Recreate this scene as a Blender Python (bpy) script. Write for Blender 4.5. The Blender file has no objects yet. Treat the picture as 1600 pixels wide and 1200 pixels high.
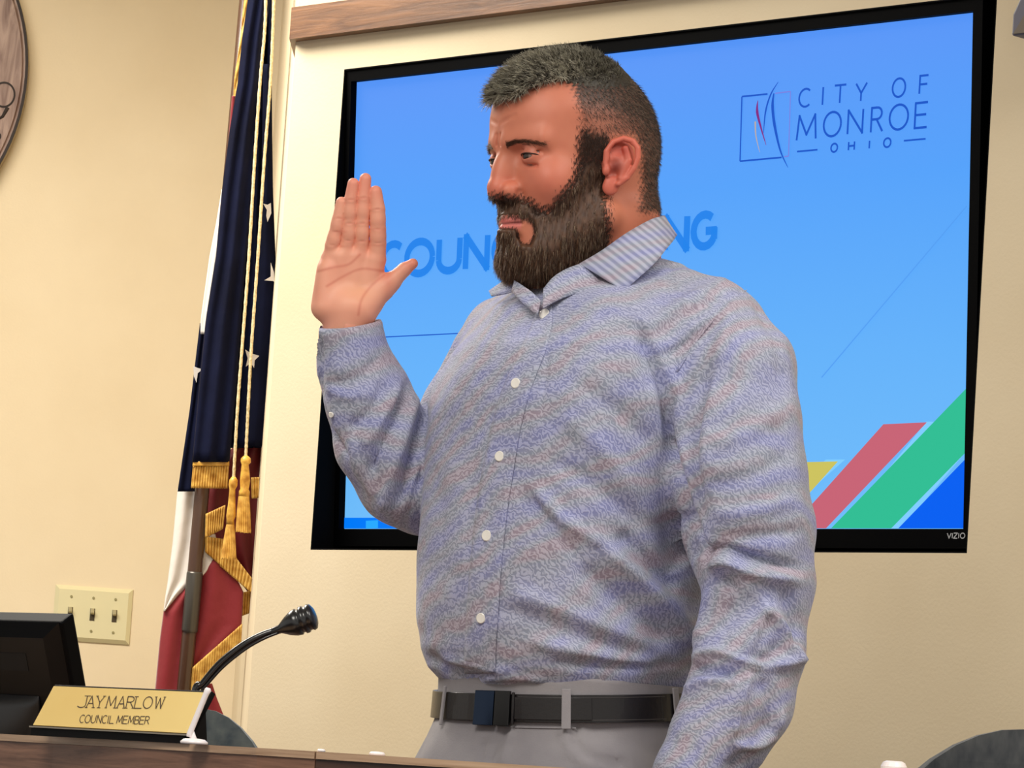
import bpy, math, random
import numpy as np
from mathutils import Matrix, Vector
from mathutils.bvhtree import BVHTree
random.seed(3); rng = np.random.default_rng(5)
SC = bpy.context.scene
COL = SC.collection

# ------------------------------------------------------------------ camera
FPX = 6500.0; PITCH = 0.0993; ROLL = 0.0655; EYE = np.array([0.0, 0.0, 1.0])
cp, sp = math.cos(PITCH), math.sin(PITCH); cr, sr = math.cos(ROLL), math.sin(ROLL)
AX = np.array([0.0, cp, sp]); U0 = np.array([0.0, -sp, cp]); R0 = np.array([1.0, 0, 0])
RX = cr*R0 + sr*U0; UX = cr*U0 - sr*R0
def P(u, v, D):
    return EYE + D*(AX + (u-800)/FPX*RX - (v-600)/FPX*UX)
def px(pts):
    q = np.asarray(pts) - EYE
    D = q @ AX
    return np.stack([800+FPX*(q@RX)/D, 600-FPX*(q@UX)/D, D], -1)
def hit(u, v, p0, n):
    d = P(u, v, 1.0) - EYE
    return EYE + d*((np.asarray(p0)-EYE)@n)/(d@n)
cam_d = bpy.data.cameras.new('camera'); cam = bpy.data.objects.new('camera', cam_d); COL.objects.link(cam)
cam_d.sensor_width = 36; cam_d.lens = FPX/1600*36; cam_d.clip_end = 100
M = Matrix.Identity(4)
for i in range(3):
    M[i][0] = RX[i]; M[i][1] = UX[i]; M[i][2] = -AX[i]; M[i][3] = EYE[i]
cam.matrix_world = M
SC.camera = cam

# ------------------------------------------------------------------ light
SC.view_settings.view_transform = 'Standard'; SC.view_settings.look = 'None'
SC.view_settings.exposure = 0.0; SC.view_settings.gamma = 1.0; SC.view_settings.use_curve_mapping = False
W = bpy.data.worlds.new('world'); SC.world = W; W.use_nodes = True
W.node_tree.nodes['Background'].inputs[0].default_value = (1.0, 0.96, 0.90, 1)
W.node_tree.nodes['Background'].inputs[1].default_value = 0.60
def area(name, loc, target, size, power, color):
    l = bpy.data.lights.new(name, 'AREA'); l.shape = 'RECTANGLE'; l.size = size[0]; l.size_y = size[1]
    l.energy = power; l.color = color
    o = bpy.data.objects.new(name, l); COL.objects.link(o); o.location = loc
    o.rotation_euler = (Vector(target)-Vector(loc)).to_track_quat('-Z', 'Y').to_euler()
    return o
area('assumed_ceiling_lamp', (-0.9, 2.6, 2.85), (-0.9, 2.7, 0), (1.2, 1.2), 57, (1, .95, .86))  # overhead lamps are assumed from the flat warm light; none is in view
area('assumed_ceiling_lamp', (1.3, 3.3, 2.85), (1.3, 3.4, 0), (1.2, 1.2), 32, (1, .95, .88))
area('assumed_ceiling_lamp', (-1.4, 6.3, 2.85), (-1.4, 6.35, 0), (1.2, 1.2), 94, (1, .94, .84))  # assumed lamp as well, made strong to brighten the left wall
area('added_rim_light', (3.4, 5.0, 1.7), (0.3, 4.6, 1.2), (1.6, 1.5), 80, (.80, .90, 1))  # cool area light added out of view for the sleeve's bluish rim; no window seen

# ------------------------------------------------------------------ helpers
def lin(c):
    c = np.asarray(c, float)/255.0
    return np.where(c <= .04045, c/12.92, ((c+.055)/1.055)**2.4)
def L4(c): return tuple(float(x) for x in lin(c)) + (1.0,)
def mat(name, c, rough=.6, metal=0.0, spec=.5, noise=None, bump=None, emit=None, coat=0, sss=0, sheen=0):
    m = bpy.data.materials.new(name); m.use_nodes = True
    nt = m.node_tree; b = nt.nodes['Principled BSDF']
    b.inputs['Base Color'].default_value = L4(c); b.inputs['Roughness'].default_value = rough
    b.inputs['Metallic'].default_value = metal; b.inputs['Specular IOR Level'].default_value = spec
    b.inputs['Coat Weight'].default_value = coat
    b.inputs['Sheen Weight'].default_value = sheen
    tc = nt.nodes.new('ShaderNodeTexCoord')
    if noise:
        n = nt.nodes.new('ShaderNodeTexNoise'); n.inputs['Scale'].default_value = noise[1]; n.inputs['Detail'].default_value = 6
        mp = nt.nodes.new('ShaderNodeMapping'); mp.inputs['Scale'].default_value = noise[3] if len(noise) > 3 else (1, 1, 1)
        nt.links.new(tc.outputs['Object'], mp.inputs[0]); nt.links.new(mp.outputs[0], n.inputs['Vector'])
        r = nt.nodes.new('ShaderNodeValToRGB'); r.color_ramp.elements[0].position = .3; r.color_ramp.elements[1].position = .7
        r.color_ramp.elements[0].color = L4(noise[0]); r.color_ramp.elements[1].color = L4(noise[2] if noise[2] is not None else c)
        nt.links.new(n.outputs['Fac'], r.inputs[0]); nt.links.new(r.outputs[0], b.inputs['Base Color'])
    if bump:
        n2 = nt.nodes.new('ShaderNodeTexNoise'); n2.inputs['Scale'].default_value = bump[0]; n2.inputs['Detail'].default_value = 4
        nt.links.new(tc.outputs['Object'], n2.inputs['Vector'])
        bp = nt.nodes.new('ShaderNodeBump'); bp.inputs['Strength'].default_value = bump[1]; bp.inputs['Distance'].default_value = bump[2]
        nt.links.new(n2.outputs['Fac'], bp.inputs['Height']); nt.links.new(bp.outputs[0], b.inputs['Normal'])
    if emit is not None:
        b.inputs['Emission Color'].default_value = L4(c); b.inputs['Emission Strength'].default_value = emit
    if sss:
        b.inputs['Subsurface Weight'].default_value = sss; b.inputs['Subsurface Radius'].default_value = (1, .35, .2)
        b.inputs['Subsurface Scale'].default_value = .006
    return m
def vcol_mat(name, rough=.5, sss=0, spec=.4, bump=None):
    m = mat(name, (128, 128, 128), rough, spec=spec, sss=sss, bump=bump)
    a = m.node_tree.nodes.new('ShaderNodeAttribute'); a.attribute_name = 'Col'
    m.node_tree.links.new(a.outputs['Color'], m.node_tree.nodes['Principled BSDF'].inputs['Base Color'])
    return m
def wood_mat(name, dark, light, scale=3.0, axis=(1, 14, 14), rough=.42):
    m = bpy.data.materials.new(name); m.use_nodes = True; nt = m.node_tree; b = nt.nodes['Principled BSDF']
    tc = nt.nodes.new('ShaderNodeTexCoord'); mp = nt.nodes.new('ShaderNodeMapping'); mp.inputs['Scale'].default_value = axis
    n = nt.nodes.new('ShaderNodeTexNoise'); n.inputs['Scale'].default_value = scale; n.inputs['Detail'].default_value = 10
    n.inputs['Roughness'].default_value = .68; n.inputs['Distortion'].default_value = .6
    r = nt.nodes.new('ShaderNodeValToRGB'); r.color_ramp.elements[0].position = .32; r.color_ramp.elements[1].position = .68
    r.color_ramp.elements[0].color = L4(dark); r.color_ramp.elements[1].color = L4(light)
    nt.links.new(tc.outputs['UV'], mp.inputs[0]); nt.links.new(mp.outputs[0], n.inputs['Vector'])
    nt.links.new(n.outputs['Fac'], r.inputs[0]); nt.links.new(r.outputs[0], b.inputs['Base Color'])
    bp = nt.nodes.new('ShaderNodeBump'); bp.inputs['Strength'].default_value = .25; bp.inputs['Distance'].default_value = .002
    nt.links.new(n.outputs['Fac'], bp.inputs['Height']); nt.links.new(bp.outputs[0], b.inputs['Normal'])
    b.inputs['Roughness'].default_value = rough
    return m
def mesh_obj(name, V, F, m, parent=None, smooth=False, cols=None, origin=None, uv=None, solid=0, bevel=0, sub=0):
    """V (n,3) world positions; F list of faces or (k,3|4) int array. origin: world position of the object or of its parent."""
    V = np.asarray(V, float)
    if parent is not None:
        o0 = np.array(ORI[parent.name])
    elif origin is not None: o0 = np.asarray(origin, float)
    else: o0 = np.array([0., 0, 0])
    me = bpy.data.meshes.new(name)
    if isinstance(F, np.ndarray):
        k = F.shape[1]
        me.vertices.add(len(V)); me.vertices.foreach_set('co', (V-o0).ravel().astype(np.float32))
        me.loops.add(F.size); me.loops.foreach_set('vertex_index', F.ravel().astype(np.int32))
        me.polygons.add(len(F)); me.polygons.foreach_set('loop_start', np.arange(0, F.size, k, dtype=np.int32))
        me.update(calc_edges=True); me.validate()
    else:
        me.from_pydata([tuple(x) for x in (V-o0)], [], [tuple(f) for f in F]); me.update()
    if smooth: me.polygons.foreach_set('use_smooth', np.ones(len(me.polygons), bool))
    if cols is not None:
        ca = me.color_attributes.new('Col', 'FLOAT_COLOR', 'POINT')
        c4 = np.concatenate([cols, np.ones((len(cols), 1))], 1).astype(np.float32); ca.data.foreach_set('color', c4.ravel())
    if uv is not None:
        ul = me.uv_layers.new(name='UVMap'); li = np.empty(len(me.loops), np.int32); me.loops.foreach_get('vertex_index', li)
        ul.data.foreach_set('uv', np.asarray(uv, np.float32)[li].ravel())
    me.materials.append(m)
    o = bpy.data.objects.new(name, me); COL.objects.link(o)
    if parent is not None: o.parent = parent
    else: o.location = o0
    ORI[o.name] = o0
    if solid:
        s = o.modifiers.new('solid', 'SOLIDIFY'); s.thickness = solid; s.offset = 0
    if bevel:
        s = o.modifiers.new('bevel', 'BEVEL'); s.width = bevel; s.segments = 3; s.limit_method = 'ANGLE'
        s.harden_normals = False
    if sub:
        s = o.modifiers.new('sub', 'SUBSURF'); s.levels = sub; s.render_levels = sub
    return o
ORI = {}
def empty(name, loc):
    o = bpy.data.objects.new(name, None); COL.objects.link(o); o.location = loc; o.empty_display_size = .05
    ORI[o.name] = np.array(loc, float); return o
def tag(o, label=None, cat=None, group=None, kind=None):
    if label: o['label'] = label
    if cat: o['category'] = cat
    if group: o['group'] = group
    if kind: o['kind'] = kind
    return o
def prism(poly, ext):
    """poly (n,3) loop, ext vector -> V,F closed solid"""
    poly = np.asarray(poly, float); n = len(poly); V = np.vstack([poly, poly+np.asarray(ext)])
    F = [list(range(n))[::-1], list(range(n, 2*n))] + [[i, (i+1) % n, n+(i+1) % n, n+i] for i in range(n)]
    return V, F
def boxw(c, ex, ey, ez):
    c = np.asarray(c, float); ex, ey, ez = map(lambda a: np.asarray(a, float)/2, (ex, ey, ez))
    V = [c+sx*ex+sy*ey+sz*ez for sz in (-1, 1) for sx, sy in ((-1, -1), (1, -1), (1, 1), (-1, 1))]
    F = [[3, 2, 1, 0], [4, 5, 6, 7], [0, 1, 5, 4], [1, 2, 6, 5], [2, 3, 7, 6], [3, 0, 4, 7]]
    return np.array(V), F
def box_uv(V, ex, ey):
    ex = np.asarray(ex, float)/np.linalg.norm(ex); ey = np.asarray(ey, float)/np.linalg.norm(ey)
    return np.stack([V@ex, V@ey], 1)
def tube(pts, rad, seg=10, cap=True, flat=1.0, up=None):
    pts = np.asarray(pts, float); n = len(pts); rad = np.broadcast_to(np.asarray(rad, float), (n,))
    T = np.gradient(pts, axis=0); T /= np.linalg.norm(T, axis=1)[:, None]+1e-12
    ref = np.array([0, 0, 1.0]) if up is None else np.asarray(up, float)
    if up is None and abs(T[0]@ref) > .9: ref = np.array([1.0, 0, 0])
    V = []
    for i in range(n):
        a = np.cross(T[i], ref); a /= np.linalg.norm(a)+1e-12; b = np.cross(a, T[i])
        for k in range(seg):
            t = 2*math.pi*k/seg; V.append(pts[i]+rad[i]*(math.cos(t)*a+flat*math.sin(t)*b))
    F = [[i*seg+k, i*seg+(k+1) % seg, (i+1)*seg+(k+1) % seg, (i+1)*seg+k] for i in range(n-1) for k in range(seg)]
    if cap: F += [list(range(seg))[::-1], [(n-1)*seg+k for k in range(seg)]]
    return np.array(V), F
def join(parts):
    V = []; F = []; o = 0
    for v, f in parts:
        V.append(np.asarray(v)); F += [[i+o for i in ff] for ff in f]; o += len(v)
    return np.vstack(V), F
def smooth_poly(p, k=8):
    p = np.asarray(p, float); n = len(p); out = []
    for i in range(n-1):
        p0 = p[max(i-1, 0)]; p1 = p[i]; p2 = p[i+1]; p3 = p[min(i+2, n-1)]
        for j in range(k):
            t = j/k
            out.append(.5*((2*p1)+(-p0+p2)*t+(2*p0-5*p1+4*p2-p3)*t*t+(-p0+3*p1-3*p2+p3)*t**3))
    out.append(p[-1]); return np.array(out)

# ---- signed distance toolbox (meters, world or local frame) + surface nets
def smin(a, b, k):
    h = np.clip(.5+.5*(b-a)/k, 0, 1); return b*(1-h)+a*h-k*h*(1-h)
def smax(a, b, k): return -smin(-a, -b, k)
def ell(p, c, r):
    q = p-np.asarray(c, np.float32); r = np.asarray(r, np.float32)
    k0 = np.sqrt(((q/r)**2).sum(1)); k1 = np.sqrt(((q/(r*r))**2).sum(1))+1e-9
    return k0*(k0-1)/k1
def cap(p, a, b, ra, rb=None):
    rb = ra if rb is None else rb
    a = np.asarray(a, np.float32); b = np.asarray(b, np.float32); ab = b-a
    t = np.clip(((p-a)@ab)/(ab@ab), 0, 1)
    return np.sqrt(((p-a-t[:, None]*ab)**2).sum(1))-(ra+(rb-ra)*t)
def sph(p, c, r): return np.sqrt(((p-np.asarray(c, np.float32))**2).sum(1))-r
def nets(f, lo, hi, h, band=None, coarse=5):
    lo = np.asarray(lo, float); hi = np.asarray(hi, float)
    n = np.ceil((hi-lo)/h/coarse).astype(int)*coarse+1
    nc = (n-1)//coarse+1
    ax = [lo[i]+np.arange(nc[i])*h*coarse for i in range(3)]
    G = np.stack(np.meshgrid(*ax, indexing='ij'), -1).reshape(-1, 3).astype(np.float32)
    dc = f(G).reshape(nc)
    th = (band or 2.2)*h*coarse
    # fine grid: nearest coarse value, refined near the surface
    idx = [np.clip(np.rint(np.arange(n[i])/coarse).astype(int), 0, nc[i]-1) for i in range(3)]
    D = dc[np.ix_(*idx)].astype(np.float32)
    near = np.abs(D) < th
    ii = np.argwhere(near)
    out = np.empty(len(ii), np.float32)
    for s in range(0, len(ii), 400000):
        q = (lo+ii[s:s+400000]*h).astype(np.float32); out[s:s+400000] = f(q)
    D[near] = out
    ins = D < 0
    e = []
    S = None
    cells = n-1
    cnt = np.zeros(cells, np.float32); acc = np.zeros(tuple(cells)+(3,), np.float32)
    quads = []
    vid = None
    cr_ = []
    for axn in range(3):
        sl0 = [slice(None)]*3; sl1 = [slice(None)]*3; sl0[axn] = slice(0, -1); sl1[axn] = slice(1, None)
        a = D[tuple(sl0)]; b = D[tuple(sl1)]
        x = np.argwhere((a < 0) != (b < 0))
        av = a[tuple(x.T)]; bv = b[tuple(x.T)]; t = av/(av-bv)
        pos = x.astype(np.float32); pos[:, axn] += t
        o1, o2 = [(1, 2), (2, 0), (0, 1)][axn]
        ok = (x[:, o1] > 0) & (x[:, o2] > 0) & (x[:, o1] < n[o1]-1) & (x[:, o2] < n[o2]-1)
        x = x[ok]; pos = pos[ok]; av = av[ok]
        cc = []
        for d1, d2 in ((0, 0), (-1, 0), (-1, -1), (0, -1)):
            y = x.copy(); y[:, o1] += d1; y[:, o2] += d2
            fl = np.ravel_multi_index(tuple(y.T), tuple(cells)); cc.append(fl)
            np.add.at(cnt.reshape(-1), fl, 1)
            af = acc.reshape(-1, 3)
            for k in range(3): np.add.at(af[:, k], fl, pos[:, k])
        q = np.stack(cc, 1); fl_ = av < 0
        q[~fl_] = q[~fl_][:, ::-1]
        quads.append(q)
    Q = np.concatenate(quads); used = np.unique(Q)
    remap = np.full(cnt.size, -1, np.int64); remap[used] = np.arange(len(used))
    V = acc.reshape(-1, 3)[used]/cnt.reshape(-1)[used][:, None]
    V = lo+V*h
    F = remap[Q]
    # project on the surface for smooth shading
    for _ in range(2):
        p = V.astype(np.float32); e_ = h*.5
        d = f(p)
        g = np.stack([f(p+np.eye(3, dtype=np.float32)[k]*e_)-f(p-np.eye(3, dtype=np.float32)[k]*e_) for k in range(3)], 1)/(2*e_)
        gn = np.linalg.norm(g, axis=1)[:, None]+1e-6
        step = d[:, None]*g/gn**2
        sl = np.linalg.norm(step, axis=1)[:, None]+1e-9
        V = V-step*np.minimum(1, h*.7/sl)
    return V, F
def vnormals(V, F):
    n = np.zeros_like(V)
    a = V[F[:, 0]]; b = V[F[:, 1]]; c = V[F[:, 2]]; d = V[F[:, -1]]
    fn = np.cross(c-a, d-b) if F.shape[1] == 4 else np.cross(b-a, c-a)
    for k in range(F.shape[1]):
        for j in range(3): np.add.at(n[:, j], F[:, k], fn[:, j])
    return n/(np.linalg.norm(n, axis=1)[:, None]+1e-12)
def poly_sd(q, poly):
    """signed distance (negative inside) of 2d points to polygon"""
    poly = np.asarray(poly, float); d = np.full(len(q), 1e9); inside = np.zeros(len(q), bool)
    m = len(poly)
    for i in range(m):
        a = poly[i]; b = poly[(i+1) % m]; e = b-a; w = q-a
        t = np.clip((w@e)/(e@e+1e-12), 0, 1); d = np.minimum(d, ((w-t[:, None]*e)**2).sum(1))
        c1 = (a[1] > q[:, 1]) != (b[1] > q[:, 1])
        with np.errstate(divide='ignore', invalid='ignore'):
            xx = a[0]+(q[:, 1]-a[1])/(b[1]-a[1]+1e-12)*(b[0]-a[0])
        inside ^= c1 & (q[:, 0] < xx)
    return np.where(inside, -1, 1)*np.sqrt(d)
def line_d(q, pl):
    pl = np.asarray(pl, float); d = np.full(len(q), 1e9); tt = np.zeros(len(q)); m = len(pl)-1
    for i in range(m):
        a = pl[i]; b = pl[i+1]; e = b-a; w = q-a
        t = np.clip((w@e)/(e@e+1e-12), 0, 1); dd = ((w-t[:, None]*e)**2).sum(1)
        u = dd < d; d[u] = dd[u]; tt[u] = (i+t[u])/m
    return np.sqrt(d), tt
def strands(root, d, bend, length, rad, cols, seg=3, sides=3):
    N = len(root); d = d/(np.linalg.norm(d, axis=1)[:, None]+1e-9)
    a = np.cross(d, np.array([.3, .5, .8])); a /= np.linalg.norm(a, axis=1)[:, None]+1e-9; b = np.cross(d, a)
    V = np.empty((N, seg+1, sides, 3))
    for i in range(seg+1):
        t = i/seg; c = root+length[:, None]*(t*d+t*t*bend)
        r = rad[:, None]*(1-.85*t)
        for k in range(sides):
            w = 2*math.pi*k/sides; V[:, i, k] = c+r*(math.cos(w)*a+math.sin(w)*b)
    base = (np.arange(N)*(seg+1)*sides)[:, None]
    F = []
    for i in range(seg):
        for k in range(sides):
            k2 = (k+1) % sides
            F.append(np.concatenate([base+i*sides+k, base+i*sides+k2, base+(i+1)*sides+k2, base+(i+1)*sides+k], 1))
    return V.reshape(-1, 3), np.concatenate(F), np.repeat(cols, (seg+1)*sides, 0)
# ================================================================== the setting
YAW = 0.7955
TR = np.array([math.cos(YAW), -math.sin(YAW), 0]); TN = np.array([-math.sin(YAW), -math.cos(YAW), 0]); ZZ = np.array([0, 0, 1.0])
NC = np.array([.1576, 5.8448, 1.725]); NW, NH = 1.274, .7388
def WP(s, z, d=0): return np.array([NC[0], NC[1], 0])+TR*s+TN*d+ZZ*z
paint = mat('wall_paint', (224, 208, 176), .85, spec=.25, noise=((217, 199, 166), 2.5, (228, 212, 181)), bump=(220, .12, .002))
SL = -.7537; ZTOP = 2.9
niche_depth = .14
zb, zt = NC[2]-NH/2, NC[2]+NH/2
cornP = P(364, 1090, 8.2); corn = np.array([cornP[0], cornP[1], 0])
edge = WP(SL, 0)
parts = []
def slab(s0, s1, z0, z1, d0=-.14, d1=0):
    return boxw((WP(s0, z0, d0)+WP(s1, z1, d1))/2, TR*(s1-s0), TN*(d1-d0), ZZ*(z1-z0))
parts = [slab(SL, -NW/2, 0, ZTOP), slab(NW/2, 2.3, 0, ZTOP), slab(-NW/2, NW/2, 0, zb), slab(-NW/2, NW/2, zt, ZTOP),
         slab(-NW/2, NW/2, zb, zt, -.16, -.14)]
V, F = join(parts)
tag(mesh_obj('wall_right', V, F, paint), kind='structure')
# angled return between the screen wall and the left wall
e2 = edge.copy(); back = TN*-.14
V, F = prism([e2+TR*.004, e2+TR*.004+back*.9, corn+np.array([.14, .06, 0]), corn+np.array([.0, .0, 0])], ZZ*ZTOP)
tag(mesh_obj('wall_return', V, F, paint), kind='structure')
LD = np.array([-1.0, -.06, 0]); LD /= np.linalg.norm(LD); LN = np.array([LD[1], -LD[0], 0]); LN = LN if LN[1] < 0 else -LN
V, F = prism([corn+LD*-.05, corn+LD*4.0, corn+LD*4.0-LN*.12, corn+LD*-.05-LN*.12], ZZ*ZTOP)
tag(mesh_obj('wall_left', V, F, paint), kind='structure')
carpet = mat('carpet', (92, 88, 92), .95, noise=((80, 76, 80), 60, (104, 98, 100)))
V, F = boxw((0, 4, -.05), (12, 0, 0), (0, 12, 0), (0, 0, .1)); tag(mesh_obj('floor', V, F, carpet), kind='structure')
ceil_m = mat('ceiling_tile', (228, 226, 218), .9, noise=((220, 218, 210), 90, (232, 230, 224)))
V, F = boxw((0, 5.0, ZTOP+.03), (12, 0, 0), (0, 10, 0), (0, 0, .06)); tag(mesh_obj('ceiling', V, F, ceil_m), kind='structure')

# wooden trim band over the screen wall, its end wraps the corner
band_m = wood_mat('trim_wood', (78, 48, 28), (146, 100, 62), 2.6, (2.0, 26, 1))
fd = .022
p0 = WP(0, 0, fd)
A = hit(452, 61, p0, TN); B0 = hit(453, 12, p0, TN); tz, hz_ = A[2], B0[2]-A[2]
def hitz(u, v, z):
    d = P(u, v, 1.0)-EYE; return EYE+d*(z-EYE[2])/d[2]
Bk = hitz(461.5, 95, tz)
sA = (A-WP(0, 0))@TR
plan = [A, WP(2.3, tz, fd), WP(2.3, tz, 0.0005), WP(SL-.0005, tz, .0005), Bk]
V, F = prism(plan, ZZ*hz_)
tag(mesh_obj('trim_1', V, F, band_m, uv=np.stack([V@TR, V[:, 2]], 1)), kind='structure')

# ------------------------------------------------------------------ television in its recess
blk = mat('gloss_black', (3, 3, 4), .6, spec=.03); blk2 = mat('satin_black', (12, 12, 13), .45); bez_line = mat('bezel_edge', (40, 40, 40), .4)
SCN = np.array([.1723, 5.8798, 1.7339]); TILT = .0559; SW, SH = 1.2176, .685
su = ZZ*math.cos(TILT)+TN*math.sin(TILT); sn = np.cross(TR, su); sn = -sn if sn@TN < 0 else sn
tv = empty('television', SCN-su*(SH/2+.05)-sn*.03)
tag(tv, 'large black flat television recessed in the beige wall, showing a blue slide behind the man', 'television')
def SPt(s, t, d=0): return SCN+TR*s+su*t+sn*d
def tvbox(s0, s1, t0, t1, d0, d1): return boxw((SPt(s0, t0, d0)+SPt(s1, t1, d1))/2, TR*(s1-s0), su*(t1-t0), sn*(d1-d0))
bw = .0165; bt = .021; bb = .026
V, F = join([tvbox(-SW/2-bw, -SW/2, -SH/2-bb, SH/2+bt, -.03, .012), tvbox(SW/2, SW/2+bw, -SH/2-bb, SH/2+bt, -.03, .012),
             tvbox(-SW/2, SW/2, SH/2, SH/2+bt, -.03, .012), tvbox(-SW/2, SW/2, -SH/2-bb, -SH/2, -.03, .012)])
bez = mesh_obj('bezel', V, F, blk, tv)
V, F = join([tvbox(-SW/2-bw-.0005, SW/2+bw, SH/2+bt-.0015, SH/2+bt+.0005, .0115, .0135), tvbox(-SW/2-bw-.0005, -SW/2-bw+.0015, -SH/2-bb, SH/2+bt, .0115, .0135)])
mesh_obj('bezel_edge', V, F, bez_line, bez)
V, F = tvbox(-SW/2-bw+.01, SW/2+bw-.01, -SH/2-bb+.01, SH/2+bt-.01, -.065, -.03); mesh_obj('rear_housing', V, F, blk2, tv)
V, F = join([boxw(NC+TN*-.1385, TR*(NW-.002), TN*.002, ZZ*(NH-.002)),
   boxw(NC+TN*-.069-TR*(NW/2-.001), TR*.002, TN*.138, ZZ*NH), boxw(NC+TN*-.069+TR*(NW/2-.001), TR*.002, TN*.138, ZZ*NH),
   boxw(NC+TN*-.069-ZZ*(NH/2-.001), TR*NW, TN*.138, ZZ*.002), boxw(NC+TN*-.069+ZZ*(NH/2-.001), TR*NW, TN*.138, ZZ*.002)])
tag(mesh_obj('trim_2', V, F, mat('niche_black', (4, 4, 5), .9, spec=.1)), kind='structure')
# screen with its slide
scr_m = bpy.data.materials.new('screen_slide'); scr_m.use_nodes = True; nt = scr_m.node_tree; b = nt.nodes['Principled BSDF']
b.inputs['Base Color'].default_value = (.01, .01, .01, 1); b.inputs['Roughness'].default_value = .35
uvn = nt.nodes.new('ShaderNodeTexCoord'); sx = nt.nodes.new('ShaderNodeSeparateXYZ'); nt.links.new(uvn.outputs['UV'], sx.inputs[0])
r = nt.nodes.new('ShaderNodeValToRGB'); nt.links.new(sx.outputs['Y'], r.inputs[0])
els = r.color_ramp.elements; els[0].position = 0; els[0].color = L4((112, 192, 255)); els[1].position = 1; els[1].color = L4((84, 150, 252))
e_ = els.new(.35); e_.color = L4((98, 180, 255)); e_ = els.new(.7); e_.color = L4((80, 163, 255))
nt.links.new(r.outputs[0], b.inputs['Emission Color']); b.inputs['Emission Strength'].default_value = .95; b.inputs['Specular IOR Level'].default_value = .15
V = np.array([SPt(-SW/2, -SH/2), SPt(SW/2, -SH/2), SPt(SW/2, SH/2), SPt(-SW/2, SH/2)])
V2, F2 = boxw(SCN-sn*.002, TR*SW, su*SH, sn*.004)
uvs = np.stack([((V2-SCN)@TR)/SW+.5, ((V2-SCN)@su)/SH+.5], 1)
screen = mesh_obj('screen', V2, F2, scr_m, tv, uv=uvs)
def emat(name, c, k=1.0):
    m = mat(name, c, .5); bb_ = m.node_tree.nodes['Principled BSDF']; bb_.inputs['Base Color'].default_value = (.0, .0, .0, 1); bb_.inputs['Specular IOR Level'].default_value = .05
    bb_.inputs['Emission Color'].default_value = L4(c); bb_.inputs['Emission Strength'].default_value = k; return m
def sp2(u, v):
    q = hit(u, v, SCN, sn)-SCN; return np.array([q@TR, q@su])
def on_screen(pts, d): return np.array([SPt(a, b_, d) for a, b_ in pts])
LAY = [0.0004]
def flat_poly(name, pxs, m, clip=True):
    pts = [sp2(*q) for q in pxs]
    pts = [(min(max(a, -SW/2+.001), SW/2-.001), min(max(b_, -SH/2+.001), SH/2-.001)) for a, b_ in pts]
    LAY[0] += .00008
    V = on_screen(pts, LAY[0]); return mesh_obj(name, V, [list(range(len(V)))], m, screen)
def ribbon2(pl, w):
    pl = np.asarray(pl, float); T = np.gradient(pl, axis=0) if len(pl) > 2 else np.repeat([pl[1]-pl[0]], 2, 0)
    T /= np.linalg.norm(T, axis=1)[:, None]+1e-12; N = np.stack([-T[:, 1], T[:, 0]], 1); w = np.broadcast_to(w, (len(pl),))[:, None]/2
    V = np.vstack([pl-N*w, pl+N*w]); n = len(pl)
    return V, [[i, i+1, n+i+1, n+i] for i in range(n-1)]
def arc(cx, cy, rx, ry, a0, a1, n=16):
    t = np.radians(np.linspace(a0, a1, n)); return np.stack([cx+rx*np.cos(t), cy+ry*np.sin(t)], 1)
GLY = {'C': [arc(.5, .5, .48, .5, 50, 310)], 'I': [[(0, 0), (0, 1)]], 'T': [[(0, 1), (.8, 1)], [(.4, 1), (.4, 0)]],
 'Y': [[(0, 1), (.38, .45)], [(.76, 1), (.38, .45), (.38, 0)]], 'O': [arc(.5, .5, .5, .5, 0, 360, 28)], 'F': [[(0, 0), (0, 1), (.55, 1)], [(0, .52), (.5, .52)]],
 'M': [[(0, 0), (.08, 1), (.45, .2), (.82, 1), (.9, 0)]], 'N': [[(0, 0), (0, 1), (.72, 0), (.72, 1)]],
 'R': [[(0, 0), (0, 1), (.3, 1)], arc(.3, .76, .25, .24, 90, -90, 10), [(.3, .52), (0, .52)], [(.28, .52), (.62, 0)]],
 'E': [[(.55, 1), (0, 1), (0, 0), (.55, 0)], [(0, .52), (.5, .52)]], 'H': [[(0, 0), (0, 1)], [(.65, 0), (.65, 1)], [(0, .5), (.65, .5)]],
 'U': [[(0, 1), (0, .35)], arc(.35, .35, .35, .35, 180, 360, 12), [(.7, .35), (.7, 1)]], 'L': [[(0, 1), (0, 0), (.5, 0)]],
 'G': [arc(.5, .5, .48, .5, 50, 330), [(.55, .48), (.93, .48), (.93, .2)]], 'V': [[(0, 1), (.35, 0), (.7, 1)]], 'Z': [[(0, 1), (.6, 1), (0, 0), (.6, 0)]],
 'A': [[(0, 0), (.4, 1), (.8, 0)], [(.15, .36), (.65, .36)]], 'W': [[(0, 1), (.25, 0), (.5, .9), (.75, 0), (1, 1)]], 'J': [[(.4, 1), (.4, .25)], arc(.17, .25, .23, .25, 0, -150, 9)],
 'B': [[(0, 0), (0, 1), (.3, 1)], arc(.3, .76, .24, .24, 90, -90, 9), [(.3, .52), (0, .52)], arc(.3, .26, .28, .26, 90, -90, 9), [(.3, 0), (0, 0)]]}
def glyph(ch, org, ex, ey, w):
    """org 2d, ex/ey 2d vectors for unit letter -> list of ribbons"""
    out = []
    for pl in GLY[ch]:
        q = np.array([np.asarray(org)+np.asarray(ex)*a+np.asarray(ey)*b_ for a, b_ in pl])
        if len(q) > 8: out.append(ribbon2(q, w)); continue
        for i in range(len(q)-1):
            t = (q[i+1]-q[i])/(np.linalg.norm(q[i+1]-q[i])+1e-9)*w*.38
            out.append(ribbon2([q[i]-(t if i else 0), q[i+1]+(t if i < len(q)-2 else 0)], w))
    return out
navy = emat('slide_navy', (22, 86, 200)); 
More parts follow.
